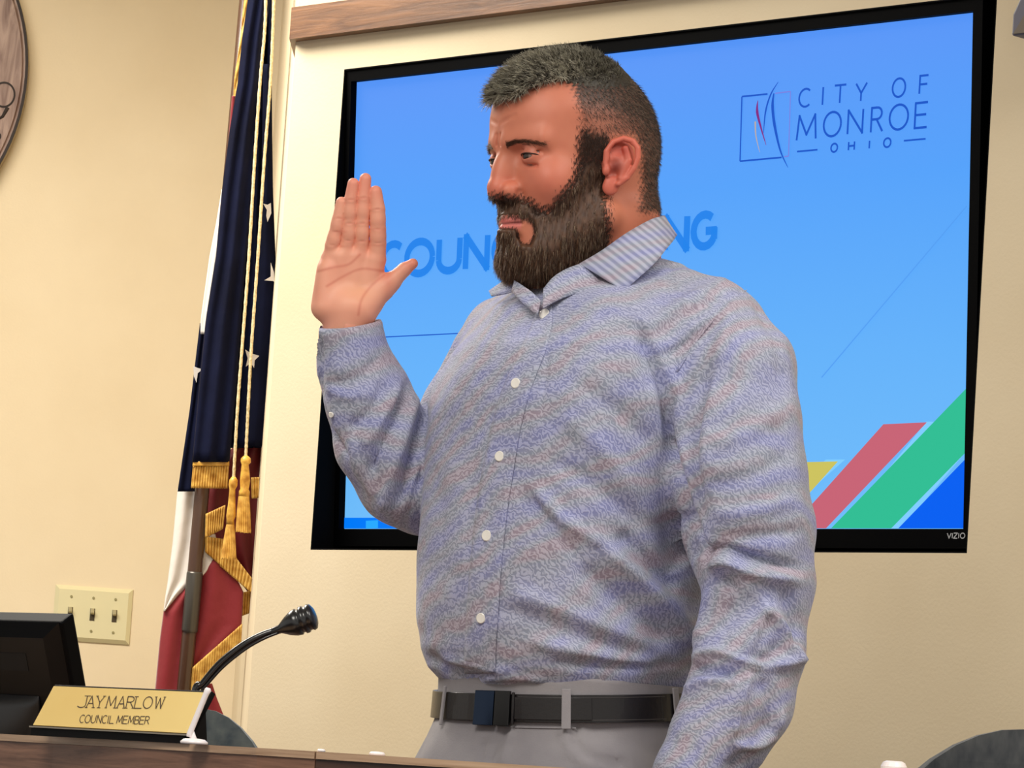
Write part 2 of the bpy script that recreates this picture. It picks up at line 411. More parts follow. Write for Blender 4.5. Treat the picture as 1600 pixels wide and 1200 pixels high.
def px_letter(ch, cx, cy, w_px, h_px, sw, m, name='slide_letter', slope=-.105, lean=.055):
    """letter centred at image pixel (cx,cy); its axes follow the slide"""
    c = sp2(cx, cy); hx = sp2(cx+w_px, cy+w_px*slope)-c; hy = sp2(cx+lean*h_px, cy-h_px)-c
    gw = max(max(a for a, _ in pl) for pl in [list(map(tuple, g)) for g in GLY[ch]])
    ex = hx/max(gw, .01) if ch != 'I' else hx*0+np.array([1e-5, 0])
    org = c-hx*(0.5 if ch != 'I' else 0)-hy*.5
    V, F = join([(v, f) for v, f in glyph(ch, org, ex, hy, sw)])
    LAY[0] += .00003
    return mesh_obj(name, on_screen(V, LAY[0]), F, m, screen)
T = .0030
for ch, x, y, w, h in [('C', 1257, 153, 17, 28), ('I', 1286, 150, 1, 28), ('T', 1313, 147, 18, 28), ('Y', 1346, 144, 17, 28), ('O', 1405, 137, 20, 29), ('F', 1444, 132, 13, 28)]:
    px_letter(ch, x, y, w, h, T, navy)
for ch, x, y, w, h in [('M', 1261, 199, 30, 38), ('O', 1301, 194, 27, 38), ('N', 1337, 190, 23, 37), ('R', 1371, 187, 18, 38), ('O', 1405, 183, 29, 39), ('E', 1440, 180, 19, 39)]:
    px_letter(ch, x, y, w, h, T*1.1, navy)
for ch, x, y, w, h in [('O', 1304, 231, 10, 13), ('H', 1331, 228, 9, 13), ('I', 1359, 226, 1, 12), ('O', 1387, 223, 11, 14)]:
    px_letter(ch, x, y, w, h, T*.9, navy)
def px_stroke(name, pl, w, m):
    q = np.array([sp2(*a) for a in smooth_poly(pl, 5)]) if len(pl) > 2 else np.array([sp2(*a) for a in pl])
    ww = w if np.isscalar(w) else np.interp(np.linspace(0, 1, len(q)), np.linspace(0, 1, len(w)), w)
    V, F = ribbon2(q, ww); LAY[0] += .00003
    return mesh_obj(name, on_screen(V, LAY[0]), F, m, screen)
px_stroke('slide_rule', [(1246, 237), (1278, 234)], T*.8, navy); px_stroke('slide_rule', [(1413, 220), (1447, 217)], T*.8, navy)
for a, b_ in (((1160, 151), (1200, 147)), ((1160, 151), (1157, 252)), ((1157, 252), (1222, 246))): px_stroke('emblem_frame', [a, b_], T*.8, navy)
pale = emat('slide_pale_violet', (120, 130, 225))
for a, b_ in (((1212, 146), (1236, 143)), ((1236, 143), (1233, 244)), ((1233, 244), (1226, 245))): px_stroke('emblem_frame', [a, b_], T*.6, pale)
px_stroke('emblem_stroke', [(1210, 146), (1208, 165), (1211, 195), (1220, 235), (1232, 262)], [.002, .005, .005, .003, .0006], navy)
px_stroke('emblem_stroke', [(1217, 128), (1205, 148), (1197, 175), (1194, 208)], [.0008, .0026, .003, .0008], navy)
px_stroke('emblem_stroke', [(1185, 157), (1184, 175), (1190, 200), (1198, 227)], [.0008, .005, .003, .0006], emat('slide_crimson', (130, 40, 130)))
px_stroke('emblem_stroke', [(1181, 190), (1182, 212), (1188, 238)], [.003, .002, .0006], emat('slide_amber', (190, 170, 160)))
head_m = emat('slide_heading', (34, 132, 236))
# heading: COUNCIL MEETING, set along its sloping base line
x = 604.0
seq = [('C', 37), ('O', 50), ('U', 41), ('N', 42), ('C', 39), ('I', 5), ('L', 30), (' ', 14), ('M', 46), ('E', 32), ('E', 32), ('T', 36), ('I', 5), ('N', 42), ('G', 42)]
tot = sum(w for _, w in seq)+8*(len(seq)-1); ksc = (1119-596)/tot; x = 596
for ch, w in seq:
    w_ = w*ksc; cx_ = x+w_/2
    if ch != ' ':
        cy_ = 404-(cx_-640)*.0945
        px_letter(ch, cx_, cy_, max(w_-3, 1), 50, .0118, head_m, lean=.04, slope=-.0945)
    x += w_+8*ksc
px_stroke('slide_rule', [(596, 527), (760, 519)], .0016, navy)
px_stroke('slide_diagonal', [(1285, 590), (1512, 322)], .0018, emat('slide_faint_line', (84, 158, 244)))
flat_poly('slide_bar', [(530, 809), (760, 809), (760, 835), (530, 835)], emat('slide_bar', (0, 122, 250)))
cy = emat('slide_cyan', (40, 170, 255))
px_stroke('slide_diagonal', [(573, 820), (592, 819)], .012, cy)
pal = emat('slide_stripe_gap', (128, 205, 255))
flat_poly('slide_stripe_gap', [(1180, 840), (1292, 718), (1322, 718), (1200, 840)], pal)
flat_poly('slide_stripe_gap', [(1315, 840), (1449, 659), (1462, 659), (1330, 840)], pal)
flat_poly('slide_stripe_gap', [(1325, 840), (1531, 600), (1531, 700), (1410, 840)], pal)
flat_poly('slide_stripe', [(1180, 840), (1180, 724), (1311, 721), (1265, 772), (1200, 840)], emat('slide_yellow', (205, 195, 95)))
flat_poly('slide_stripe', [(1225, 840), (1264, 795), (1382, 663), (1450, 660), (1292, 840)], emat('slide_red', (200, 100, 118)))
flat_poly('slide_stripe', [(1300, 840), (1521, 601), (1521, 702), (1394, 840)], emat('slide_green', (48, 190, 148)))
flat_poly('slide_stripe', [(1405, 840), (1521, 712), (1521, 840)], emat('slide_blue', (0, 96, 242)))
silver = mat('silver_mark', (190, 190, 192), .35, metal=.6)
# maker's mark on the lower bezel
for i, (ch, w) in enumerate([('V', 6), ('I', 1), ('Z', 6), ('I', 1), ('O', 7)]):
    cxp = [1483, 1488, 1493, 1498, 1504][i]
    p0_ = SPt(0, 0, .0125)
    def bp(u, v):
        q = hit(u, v, p0_, sn)-SCN; return np.array([q@TR, q@su])
    c = bp(cxp, 837); hx = bp(cxp+w, 837)-c; hy = bp(cxp+.4, 829)-c
    gw = {'V': .7, 'I': 1, 'Z': .6, 'O': 1}[ch]
    V, F = join(glyph(ch, c-hx*.5-hy*.5 if ch != 'I' else c-hy*.5, hx/gw if ch != 'I' else hx*.001, hy, .0014))
    mesh_obj('maker_letter', on_screen(V, .0125), F, silver, bez)

# ------------------------------------------------------------------ small fixtures
# three-gang switch plate on the left wall
def LW(u, v, d=0): return hit(u, v, corn+LN*d, LN)
iv = mat('ivory_plastic', (214, 205, 164), .35, spec=.5)
c = (LW(88, 913)+LW(201, 1008))/2; lr = LD*-1
pw = np.linalg.norm(LW(209, 922)-LW(88, 914)); ph = np.linalg.norm(LW(209, 922)-LW(201, 1008))
plate = empty('switch_plate', c-ZZ*ph/2)
tag(plate, 'ivory triple light switch plate on the beige wall above the nameplate', 'light switch')
def fr(w, h, d): return [c+lr*a*w/2+ZZ*b_*h/2+LN*d for a, b_ in ((-1, -1), (1, -1), (1, 1), (-1, 1))]
V = np.array(fr(pw, ph, .0005)+fr(pw, ph, .003)+fr(pw-.016, ph-.016, .009)); F = [[8, 9, 10, 11], [0, 3, 2, 1]]
for a in (0, 4):
    F += [[a+i, a+(i+1) % 4, a+4+(i+1) % 4, a+4+i] for i in range(4)]
mesh_obj('cover_plate', V, F, iv, plate)
dk = mat('switch_slot', (60, 48, 26), .7)
for k in (-1, 0, 1):
    q = c+lr*k*pw*.285+LN*.009
    V, F = boxw(q+LN*.0003, lr*.0095, ZZ*.024, LN*.0014); mesh_obj('switch_slot', V, F, dk, plate)
    V, F = boxw(q+ZZ*.004+LN*.007, lr*.007, ZZ*.010+LN*.006, LN*.014); V[4:] += ZZ*.0035; mesh_obj('toggle', V, F, iv, plate, bevel=.0012)
    for sgn in (-1, 1):
        V, F = tube([q+ZZ*sgn*ph*.30, q+ZZ*sgn*ph*.30+LN*.0014], .0026, 12); mesh_obj('screw', V, F, mat('screw_head', (150, 140, 96), .4, metal=.4), plate)
# round carved plaque
pc = LW(-284, 100, .0); R_ = np.linalg.norm(LW(46, 100)-pc)
plq_m = bpy.data.materials.new('plaque_wood'); plq_m.use_nodes = True; nt = plq_m.node_tree; b = nt.nodes['Principled BSDF']
tc = nt.nodes.new('ShaderNodeTexCoord'); mp = nt.nodes.new('ShaderNodeMapping'); mp.inputs['Scale'].default_value = (9, 9, 1.6); mp.inputs['Rotation'].default_value = (0, .35, 0)
n = nt.nodes.new('ShaderNodeTexNoise'); n.inputs['Scale'].default_value = 5; n.inputs['Detail'].default_value = 9; n.inputs['Distortion'].default_value = 1.2
r = nt.nodes.new('ShaderNodeValToRGB'); r.color_ramp.elements[0].position = .35; r.color_ramp.elements[0].color = L4((112, 84, 72)); r.color_ramp.elements[1].position = .66; r.color_ramp.elements[1].color = L4((168, 142, 126))
nt.links.new(tc.outputs['Object'], mp.inputs[0]); nt.links.new(mp.outputs[0], n.inputs[0]); nt.links.new(n.outputs['Fac'], r.inputs[0]); nt.links.new(r.outputs[0], b.inputs['Base Color']); b.inputs['Roughness'].default_value = .55
plq = empty('wall_plaque', pc)
tag(plq, 'round carved wooden plaque cut off at the top left corner of the photo', 'plaque')
def disc(rads, offs, cc=pc, seg=96):
    V = []; 
    for rr, oo in zip(rads, offs):
        for k in range(seg):
            t = 2*math.pi*k/seg; V.append(cc+lr*rr*math.cos(t)+ZZ*rr*math.sin(t)+LN*oo)
    m_ = len(rads); F = [[i*seg+k, i*seg+(k+1) % seg, (i+1)*seg+(k+1) % seg, (i+1)*seg+k] for i in range(m_-1) for k in range(seg)]
    return np.array(V), F, seg
V, F, sg = disc([R_-.004, R_, R_, R_-.002], [.0, .004, .030, .034]); F.append(list(range(sg))[::-1])
F.append([3*sg+k for k in range(sg)]); mesh_obj('backing_disc', V, F, mat('plaque_side', (150, 134, 104), .6), plq)
V, F, sg = disc([R_-.002, R_-.002, R_-.009, R_-.011, R_-.013, .0005], [.034, .037, .037, .034, .0385, .0385]); F.append([5*sg+k for k in range(sg)])
mesh_obj('carved_face', V, F, plq_m, plq)
drk = mat('carving_dark', (38, 26, 20), .7)
V, F, sg = disc([R_-.0005, R_-.0005, R_-.006], [.0345, .0392, .0392]); mesh_obj('rim_groove', V, F, drk, plq)
gc = LW(6, 148, .0385)
for cc_, r0, r1 in ((gc, .023, .0195), (LW(-3, 213, .0385), .0065, .0005)):
    th = np.linspace(0, 2*math.pi, 33)[:-1]
    Vo = np.array([cc_+lr*r0*math.cos(t)+ZZ*r0*1.15*math.sin(t)+LN*.0003 for t in th]+[cc_+lr*r1*math.cos(t)+ZZ*r1*1.15*math.sin(t)+LN*.0012 for t in th])
    mesh_obj('carved_letter', Vo, [[i, (i+1) % 32, 32+(i+1) % 32, 32+i] for i in range(32)], drk, plq)
V, F = tube([LW(12, 168, .039), LW(4, 182, .039), LW(-8, 190, .039)], [.004, .003, .001], 8); mesh_obj('carved_letter', V, F, drk, plq)
# grey box high on the wall, mostly outside the frame
gb = mat('grey_box', (92, 90, 104), .5); gb2 = mat('grey_box_under', (104, 92, 78), .6)
q0 = hit(1580, 56, WP(0, 0, .10), TN); z0 = q0[2]; s0 = (q0-WP(0, 0))@TR
spk = empty('wall_box', WP(s0+.15, z0, .0))
tag(spk, 'dark grey box mounted high on the wall, cut off at the top right corner', 'box')
V, F = prism([WP(s0, z0, .1), WP(s0, z0+.028, .1), WP(s0+.03, z0+.085, .1), WP(s0+.03, z0+.3, .1), WP(s0+.3, z0+.3, .1), WP(s0+.3, z0, .1)], TN*-.0995)
mesh_obj('housing', V, F, gb, spk, bevel=.003)
V, F = prism([WP(s0+.004, z0+.002, .1012), WP(s0+.034, z0+.045, .1012), WP(s0+.29, z0+.045, .1012), WP(s0+.29, z0+.002, .1012)], TN*-.004); mesh_obj('front_panel', V, F, gb2, spk)
# ------------------------------------------------------------------ curved council desk
ZD = 1.0352
dk_us = [-760, -480, -260, -60, 0, 80, 150, 220, 292, 400, 491, 720, 1000, 1300, 1750]
dk_ds = [5.62, 5.25, 4.95, 4.66, 4.60, 4.52, 4.44, 4.37, 4.31, 4.23, 4.2, 4.2, 4.2, 4.2, 4.2]
def dkpt(u):
    D = np.interp(u, dk_us, dk_ds); d = hitz(u, 1249+(u-800)*.0656-54.4*4.2/D, ZD); q = P(u, 1180, D); return np.array([q[0], q[1], 0])
line_pts = [dkpt(u) for u in dk_us]
def offs(pts, d):
    pts = np.array(pts); T = np.gradient(pts, axis=0); T /= np.linalg.norm(T, axis=1)[:, None]; N = np.stack([-T[:, 1], T[:, 0], 0*T[:, 0]], 1)
    return pts+N*d
def desk_strip(us, d0, d1, z0, z1):
    ln = np.array([dkpt(u) for u in us]); a = offs(ln, d0); b_ = offs(ln, d1); n = len(ln)
    V = np.vstack([a+ZZ*z0, a+ZZ*z1, b_+ZZ*z1, b_+ZZ*z0]); F = []
    for i in range(n-1):
        for k in range(4):
            k2 = (k+1) % 4; F.append([k*n+i, k2*n+i, k2*n+i+1, k*n+i+1])
    F += [[0, 3*n, 2*n, n], [n-1, 2*n-1, 3*n-1, 4*n-1]]
    s = np.r_[0, np.cumsum(np.linalg.norm(np.diff(ln, axis=0), axis=1))]; s = np.tile(s, 4)+us[0]*.001
    return V, F, np.stack([s, V[:, 2]+.3*np.repeat([0, 0, 1, 1], n)], 1)
desk = empty('council_desk', line_pts[9])
tag(desk, 'long curved brown wooden council desk running along the bottom edge of the photo', 'desk')
w_edge = wood_mat('desk_edge_lit_wood', (150, 118, 92), (204, 172, 142), 3, (1.5, 40, 1), .35)  # paler wood: the light caught by the top edging is painted into its colour
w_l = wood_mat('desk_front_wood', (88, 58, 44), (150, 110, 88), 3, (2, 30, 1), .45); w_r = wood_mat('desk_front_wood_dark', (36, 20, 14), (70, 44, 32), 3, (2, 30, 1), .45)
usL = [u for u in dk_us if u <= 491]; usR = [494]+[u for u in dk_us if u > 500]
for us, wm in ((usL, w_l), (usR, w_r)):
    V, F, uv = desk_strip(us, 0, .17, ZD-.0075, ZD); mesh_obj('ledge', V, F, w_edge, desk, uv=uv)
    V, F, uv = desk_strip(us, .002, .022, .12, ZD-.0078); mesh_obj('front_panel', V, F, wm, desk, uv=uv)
usW = [u for u in dk_us if u <= 491]
V, F, uv = desk_strip(usW, .022, .62, .78, .81); mesh_obj('work_surface', V, F, w_l, desk, uv=uv)
V, F, uv = desk_strip([494]+[u for u in dk_us if u > 500], .022, .165, .78, .81); mesh_obj('work_surface', V, F, w_l, desk, uv=uv)
V, F, uv = desk_strip(dk_us, .05, .08, .0, .12); mesh_obj('plinth', V, F, blk2, desk, uv=uv)

# ------------------------------------------------------------------ name plate
gold = mat('gold_plate', (240, 208, 128), .42, metal=.25, noise=((236, 200, 118), 3, (246, 218, 142)))
BL, BR = P(53, 1135, 4.50), P(295, 1148, 4.31); BL[2] = BR[2] = 1.0455
pr = (BR-BL)/np.linalg.norm(BR-BL); pbk = np.array([-pr[1], pr[0], 0]); pbk = pbk if pbk[1] > 0 else -pbk
TLq = hit(80, 1071, BL, np.cross(pr, P(80, 1071, 4.52)-BL)/1.0); upv = np.cross(np.cross(pr, ZZ), pr)
plen = np.linalg.norm(BR-BL)
ht = np.array([0, 0, .0435]); leanv = pbk*.024+ht; ln_n = np.cross(leanv, pr); ln_n /= np.linalg.norm(ln_n); ln_n = ln_n if ln_n[1] < 0 else -ln_n
npl = empty('name_plate', np.array([(BL+BR)[0]/2, (BL+BR)[1]/2, ZD])+pbk*.02)
tag(npl, 'gold name plate in a black slanted holder standing on the left end of the desk', 'name plate')
V, F = boxw((BL+BR)/2+leanv/2+ln_n*.0008, pr*plen, leanv, ln_n*.0016); mesh_obj('gold_plate', V, F, gold, npl)
hb = mat('holder_black', (6, 5, 6), .6, spec=.15)
V, F = boxw((BL+BR)/2+leanv*.515-ln_n*.003, pr*(plen+.004), leanv*1.09, ln_n*.006); mesh_obj('holder', V, F, hb, npl, bevel=.0008)
e1 = BL-pr*.002; zz0 = ZD-BL[2]
V, F = prism([e1+pbk*.0015+ZZ*-.002, e1-pbk*.002+ZZ*-.0025, e1-pbk*.002+ZZ*zz0, e1+pbk*.024+ZZ*zz0, e1+pbk*.018+ZZ*.03], pr*(plen+.004)); mesh_obj('base', V, F, hb, npl)
V, F = boxw((BL+BR)/2-ZZ*.0012-pbk*.0028, pr*(plen+.004), pbk*.0045, ZZ*.0016); mesh_obj('silver_lip', V, F, mat('lip', (150, 140, 125), .3, metal=.6), npl)
ink = mat('plate_ink', (70, 48, 20), .6)
pp0 = BL+ln_n*.0019; ex3 = pr; ey3 = leanv/np.linalg.norm(leanv)
def npp(u, v):
    q = hit(u, v, pp0, ln_n)-pp0; return np.array([q@ex3, q@ey3])
GLS = dict(GLY)
def serifs(ch):
    s = {'J': [(.25, .6, 1)], 'A': [(-.12, .15, 0), (.62, .95, 0)], 'Y': [(-.12, .15, 1), (.6, .9, 1), (.2, .56, 0)], 'M': [(-.12, .12, 0), (.75, 1.05, 0)], 'R': [(-.12, .15, 0), (.5, .8, 0)], 'L': [(-.12, .15, 1), (0, 0.01, 0)], 'W': [(-.12, .15, 1), (.85, 1.12, 1)]}
    return s.get(ch, [])
def plate_text(txt, cxs, w_px, h_px, y0, slope, sw, serif, name='engraved_letter'):
    for ch, cx in zip(txt, cxs):
        cyy = y0+slope*cx; c = npp(cx, cyy); W_ = w_px*(1.15 if ch in 'MWO' else .5 if ch == 'I' else .95)
        hx = npp(cx+W_, cyy+slope*W_)-c; hy = npp(cx+h_px*.22, cyy-h_px)-c
        gw = max(max(a for a, _ in pl) for pl in [list(map(tuple, g)) for g in GLY[ch]])
        ex = hx/max(gw, .05) if ch != 'I' else hx*.001
        org = c-(hx*.5 if ch != 'I' else 0)-hy*.5
        rb = glyph(ch, org, ex, hy, sw)
        if serif:
            for a, b_, yy in serifs(ch): rb.append(ribbon2([org+ex*a+hy*yy, org+ex*b_+hy*yy], sw*.7))
        V, F = join(rb); V3 = np.array([pp0+ex3*a+ey3*b_ for a, b_ in V]); mesh_obj(name, V3, F, ink, npl)
plate_text('JAYMARLOW', [129, 142, 156, 174, 190, 204, 217, 231, 249], 12, 18, 1094.5, .014, .0013, True)
plate_text('COUNCILMEMBER', [128, 137, 146, 155, 163, 169, 175, 187, 196, 205, 214, 222, 230], 7, 12, 1120, .024, .0011, False)

# small white rod on a round white foot
wp = mat('white_plastic', (252, 244, 244), .4, coat=.3)
fb = hitz(303, 1166, ZD); fb = P(303, 1163, 4.285); fb[2] = ZD
rod = empty('rod_stand', fb); tag(rod, 'small white rod leaning on a round white foot beside the name plate', 'stand')
V, F = tube([fb, fb+ZZ*.0022, fb+ZZ*.005, fb+ZZ*.006], [.014, .0145, .011, .002], 24); mesh_obj('foot', V, F, wp, rod, smooth=True)
V, F = tube([P(303, 1160, 4.285), P(299, 1140, 4.285)], [.0042, .0022], 12); mesh_obj('stem', V, F, wp, rod, smooth=True)
V, F = tube([P(295, 1151, 4.283), P(296, 1147, 4.283), P(322, 1084, 4.288), P(325, 1078, 4.288), P(326, 1075, 4.288)], [.0028, .0030, .0030, .0036, .0022], 12); mesh_obj('rod', V, F, wp, rod, smooth=True)

# ------------------------------------------------------------------ gooseneck microphone
micm = mat('mic_black', (18, 18, 20), .3, spec=.6, coat=.4); mic_c = mat('mic_cable', (14, 14, 18), .25, coat=.6)
MD = 4.62
mb = P(296, 1100, MD); mb = np.array([mb[0], mb[1], .81])
mic = empty('microphone', mb); tag(mic, 'black gooseneck microphone rising behind the name plate', 'microphone')
V, F = tube([mb, mb+ZZ*.012, mb+ZZ*.03, mb+ZZ*.034], [.05, .05, .035, .01], 28); mesh_obj('base', V, F, micm, mic, smooth=True)
pth = smooth_poly([mb+ZZ*.03, mb+ZZ*.15+np.array([0, 0, 0]), P(303, 1092, MD), P(318, 1068, MD), P(345, 1036, MD), P(380, 1008, MD), P(410, 992, MD), P(434, 984, MD)], 8)
V, F = tube(pth, np.interp(np.linspace(0, 1, len(pth)), [0, .7, 1], [.0052, .0042, .0036]), 12); mesh_obj('gooseneck', V, F, mic_c, mic, smooth=True)
pth = smooth_poly([P(310, 1086, MD-.006), P(325, 1068, MD-.006), P(350, 1041, MD-.006), P(384, 1014, MD-.006), P(412, 998, MD-.006), P(434, 989, MD-.005)], 8)
V, F = tube(pth, .0016, 8); mesh_obj('cable', V, F, mic_c, mic, smooth=True)
a, b_ = P(424, 988, MD), P(494, 961, MD-.008); ss = np.array([0, 4, 14, 20, 26, 36, 44, 46, 49, 51, 55, 57, 61, 63, 67, 70, 72])/72
rr = np.array([5, 6.5, 7, 11, 15, 20, 21.5, 19, 19, 22, 22, 19.5, 19.5, 21.5, 20, 14, 0.1])*MD/FPX
V, F = tube([a+(b_-a)*s_ for s_ in ss], rr, 28); mh = mesh_obj('capsule_head', V, F, micm, mic, smooth=True)
V, F = tube([a+(b_-a)*.70, a+(b_-a)*.735], .0139, 28); mesh_obj('ring', V, F, mat('mic_ring', (60, 60, 62), .3), mh)

# ------------------------------------------------------------------ monitor seen from behind
mm = mat('monitor_black', (12, 12, 14), .5, spec=.25); mm_g = mat('monitor_edge_gloss', (8, 9, 12), .6, spec=.08); mm_t = mat('monitor_top', (20, 20, 21), .9, spec=.0)
MT = P(84, 982, 4.74); MBt = P(104, 1095, 4.80)
mdn = (MBt-MT); mdn /= np.linalg.norm(mdn); mlf = np.array([-.70, .71, 0]); mlf /= np.linalg.norm(mlf); mnn = np.cross(mdn, mlf); mnn = mnn if mnn[1] < 0 else -mnn; mnn /= np.linalg.norm(mnn)
mbase = MT+mlf*.24; mbase = np.array([mbase[0]+.05, mbase[1]+.10, .81])
mon = empty('desk_monitor', mbase); tag(mon, 'black computer monitor seen from behind at the left edge of the desk', 'monitor')
def MP(s, t, d): return MT+mlf*s+mdn*t+mnn*d
V, F = boxw((MP(0, 0, -.035)+MP(.5, .31, -.012))/2, mlf*.5, mdn*.31, mnn*.023); mesh_obj('front_bezel', V, F, mm_g, mon, bevel=.004)
V, F = prism([MP(.004, .004, -.012), MP(.496, .004, -.012), MP(.48, .014, .006), MP(.02, .014, .006)], mnn*.0001)
Vb = [MP(.004, .0, -.012), MP(.496, .0, -.012), MP(.496, .306, -.012), MP(.004, .306, -.012), MP(.018, .012, .004), MP(.48, .012, .004), MP(.48, .29, .004), MP(.018, .29, .004)]
mesh_obj('rear_shell', Vb, [[3, 2, 1, 0], [4, 5, 6, 7], [1, 2, 6, 5], [2, 3, 7, 6], [3, 0, 4, 7]], mm, mon)
mesh_obj('top_bevel', Vb[:2]+Vb[4:6][::-1]+[x-mnn*.002 for x in Vb[:2]+Vb[4:6][::-1]], [[0, 1, 2, 3], [7, 6, 5, 4], [0, 4, 5, 1], [1, 5, 6, 2], [2, 6, 7, 3], [3, 7, 4, 0]], mm_t, mon)
V, F = boxw(MP(.12, .048, .0035), mlf*.13, mdn*.026, mnn*.002); mesh_obj('vent', V, F, mat('vent', (6, 6, 7), .8), mon)
# curved back cover
g = []; nu, nv = 24, 10
for i in range(nu+1):
    t = i/nu*math.pi; sx_ = .19-.145*math.cos(t); dep = .062*math.sin(t)**.6
    for j in range(nv+1):
        q = j/nv; g.append(MP(sx_+(0 if q < .9 else 0), .098+.035*q*1.0+.10*q, .004+dep*math.sin(min(q*1.25, 1)*math.pi/2)*(1 if q < .95 else .97)))
F = [[i*(nv+1)+j, (i+1)*(nv+1)+j, (i+1)*(nv+1)+j+1, i*(nv+1)+j+1] for i in range(nu) for j in range(nv)]
mesh_obj('back_cover', g, F, mat('cover_black', (24, 24, 26), .38), mon, smooth=True, solid=.003)
V, F = boxw(np.array([mbase[0]-.01, mbase[1]-.03, .95]), (.05, 0, 0), (0, .06, 0), (0, 0, .26)); mesh_obj('stand_neck', V, F, mm, mon, bevel=.004)
V, F = tube([mbase, mbase+ZZ*.01, mbase+ZZ*.014], [.1, .1, .09], 36, flat=.8); mesh_obj('stand_foot', V, F, mm, mon, smooth=False)

# ------------------------------------------------------------------ chairs behind the desk
def chair(u, v_top, D, hw, rot, label, fab, half=.31, rc=2.6):
    top = P(u, v_top, D); o = np.array([top[0], top[1], 0]); ch = empty('council_chair', o); tag(ch, label, 'chair')
    c_, s_ = math.cos(rot), math.sin(rot); ax = np.array([c_, s_, 0]); ay = np.array([-s_, c_, 0])
    H = top[2]-.52
    n = 48; V = []; prof = [(0, .93), (.012, .985), (.035, 1.0), (.06, .985), (.072, .93)]
    for dd, sc in prof:
        for k in range(n):
            t = 2*math.pi*k/n; x = math.copysign(abs(math.cos(t))**(2/(rc if math.sin(t) > 0 else 5)), math.cos(t))*hw*sc; z = math.copysign(abs(math.sin(t))**(2/(rc if math.sin(t) > 0 else 5)), math.sin(t))*H/2*(1 if sc > .99 else .97+.03*sc)
            curve = .04*(x/hw)**2
            V.append(np.array([o[0], o[1], top[2]-H/2])+ax*x+ZZ*z+ay*(dd-.036-curve))
    m_ = len(prof); F = [[i*n+k, i*n+(k+1) % n, (i+1)*n+(k+1) % n, (i+1)*n+k] for i in range(m_-1) for k in range(n)]
    F += [list(range(n))[::-1], [(m_-1)*n+k for k in range(n)]]
    mesh_obj('backrest', V, F, fab, ch, smooth=False, bevel=0)
    V, F = boxw(o+ZZ*.48+ay*-.20, ax*hw*1.9, ay*.40, ZZ*.09); mesh_obj('seat', V, F, fab, ch, bevel=.03)
    V, F = boxw(o+ZZ*.5+ay*.0, ax*.07, ay*.02, ZZ*.3); mesh_obj('back_bracket', V, F, blk2, ch)
    c2 = o-ay*.20
    V, F = tube([c2+ZZ*.06, c2+ZZ*.44], .025, 16); mesh_obj('column', V, F, blk2, ch)
    for k in range(5):
        t = k*2*math.pi/5; d = np.array([math.cos(t), math.sin(t), 0]); V, F = tube([c2+ZZ*.09, c2+d*.19+ZZ*.06], [.022, .014], 8); lg = mesh_obj('leg', V, F, blk2, ch)
        V, F = tube([c2+d*.19+np.cross(d, ZZ)*-.015+ZZ*.03, c2+d*.19+np.cross(d, ZZ)*.015+ZZ*.03], .03, 16); mesh_obj('caster', V, F, blk2, lg)
fabL = mat('chair_fabric_blue_grey', (86, 98, 106), .9, noise=((58, 70, 80), 34, (112, 120, 118)), sheen=.2)
fabR = mat('chair_fabric_grey', (60, 64, 68), .9, noise=((46, 50, 56), 60, (84, 86, 86), (1, 1, .35)), sheen=.2)
chair(314, 1107, 5.45, .14, .15, 'blue grey upholstered chair back showing behind the name plate', fabL, rc=2.0)
chair(1604, 1140, 4.72, .215, -.15, 'dark grey upholstered chair back at the lower right corner', fabR, rc=2.0)

# ------------------------------------------------------------------ small white things along the desk edge
def cap_thing(u, v0, D, r, h, label, nm='bottle_cap', grp=None):
    q = P(u, v0, D); q[2] = ZD; o = empty(nm, q); tag(o, label, 'cap', grp)
    V, F = tube([q, q+ZZ*h*.6, q+ZZ*h*.9, q+ZZ*h], [r, r, r*.8, r*.3], 20); mesh_obj('shell', V, F, wp, o, smooth=True)
cap_thing(502, 1173, 4.24, .0042, .0032, 'tiny white cap lying on the desk edge beside the seam between the two wood fronts')
cap_thing(589, 1180, 4.24, .0082, .0042, 'small flat white cap on the desk edge just left of the grey trousers')
bq = P(1397, 1190, 4.30); bt_ = np.array([bq[0], bq[1], ZD]); bo = empty('drink_bottle', bt_); tag(bo, 'white bottle top at the bottom edge left of the dark grey chair', 'bottle')
zt_ = P(1397, 1189, 4.30)[2]-ZD
V, F = tube([bt_, bt_+ZZ*zt_*.45, bt_+ZZ*zt_*.5], [.020, .020, .014], 24); mesh_obj('body', V, F, mat('milky_plastic', (235, 235, 230), .3), bo, smooth=False)
V, F = tube([bt_+ZZ*zt_*.5, bt_+ZZ*zt_*.62, bt_+ZZ*zt_*.8, bt_+ZZ*zt_*.95, bt_+ZZ*zt_], [.0135, .0135, .0138, .0115, .008], 24); mesh_obj('cap', V, F, wp, bo, smooth=False)

# ------------------------------------------------------------------ flag on its pole
FD = 7.0; FS = FD/FPX
navyc = mat('flag_navy', (10, 14, 36), .8, spec=.12, noise=((7, 10, 30), 9, (15, 20, 48)), bump=(60, .3, .003))
redc = mat('flag_red', (132, 14, 26), .6, bump=(60, .3, .003), sheen=.3); whitec = mat('flag_white', (226, 218, 210), .6, bump=(60, .3, .003))
goldf = mat('fringe_gold', (214, 162, 62), .55, noise=((176, 120, 34), 70, (240, 196, 100))); goldt = mat('tassel_gold', (212, 158, 50), .4, noise=((170, 112, 26), 80, (238, 190, 86)))
cordm = mat('cord_cream', (226, 208, 160), .6, noise=((190, 168, 118), 260, (240, 226, 186)))
pt0, pt1 = P(318, 745, FD+.02), P(289, 1065, FD+.02); pd = (pt1-pt0)/np.linalg.norm(pt1-pt0)
foot = pt0+pd*((0-pt0[2])/pd[2]); topz = pt0+pd*((2.55-pt0[2])/pd[2])
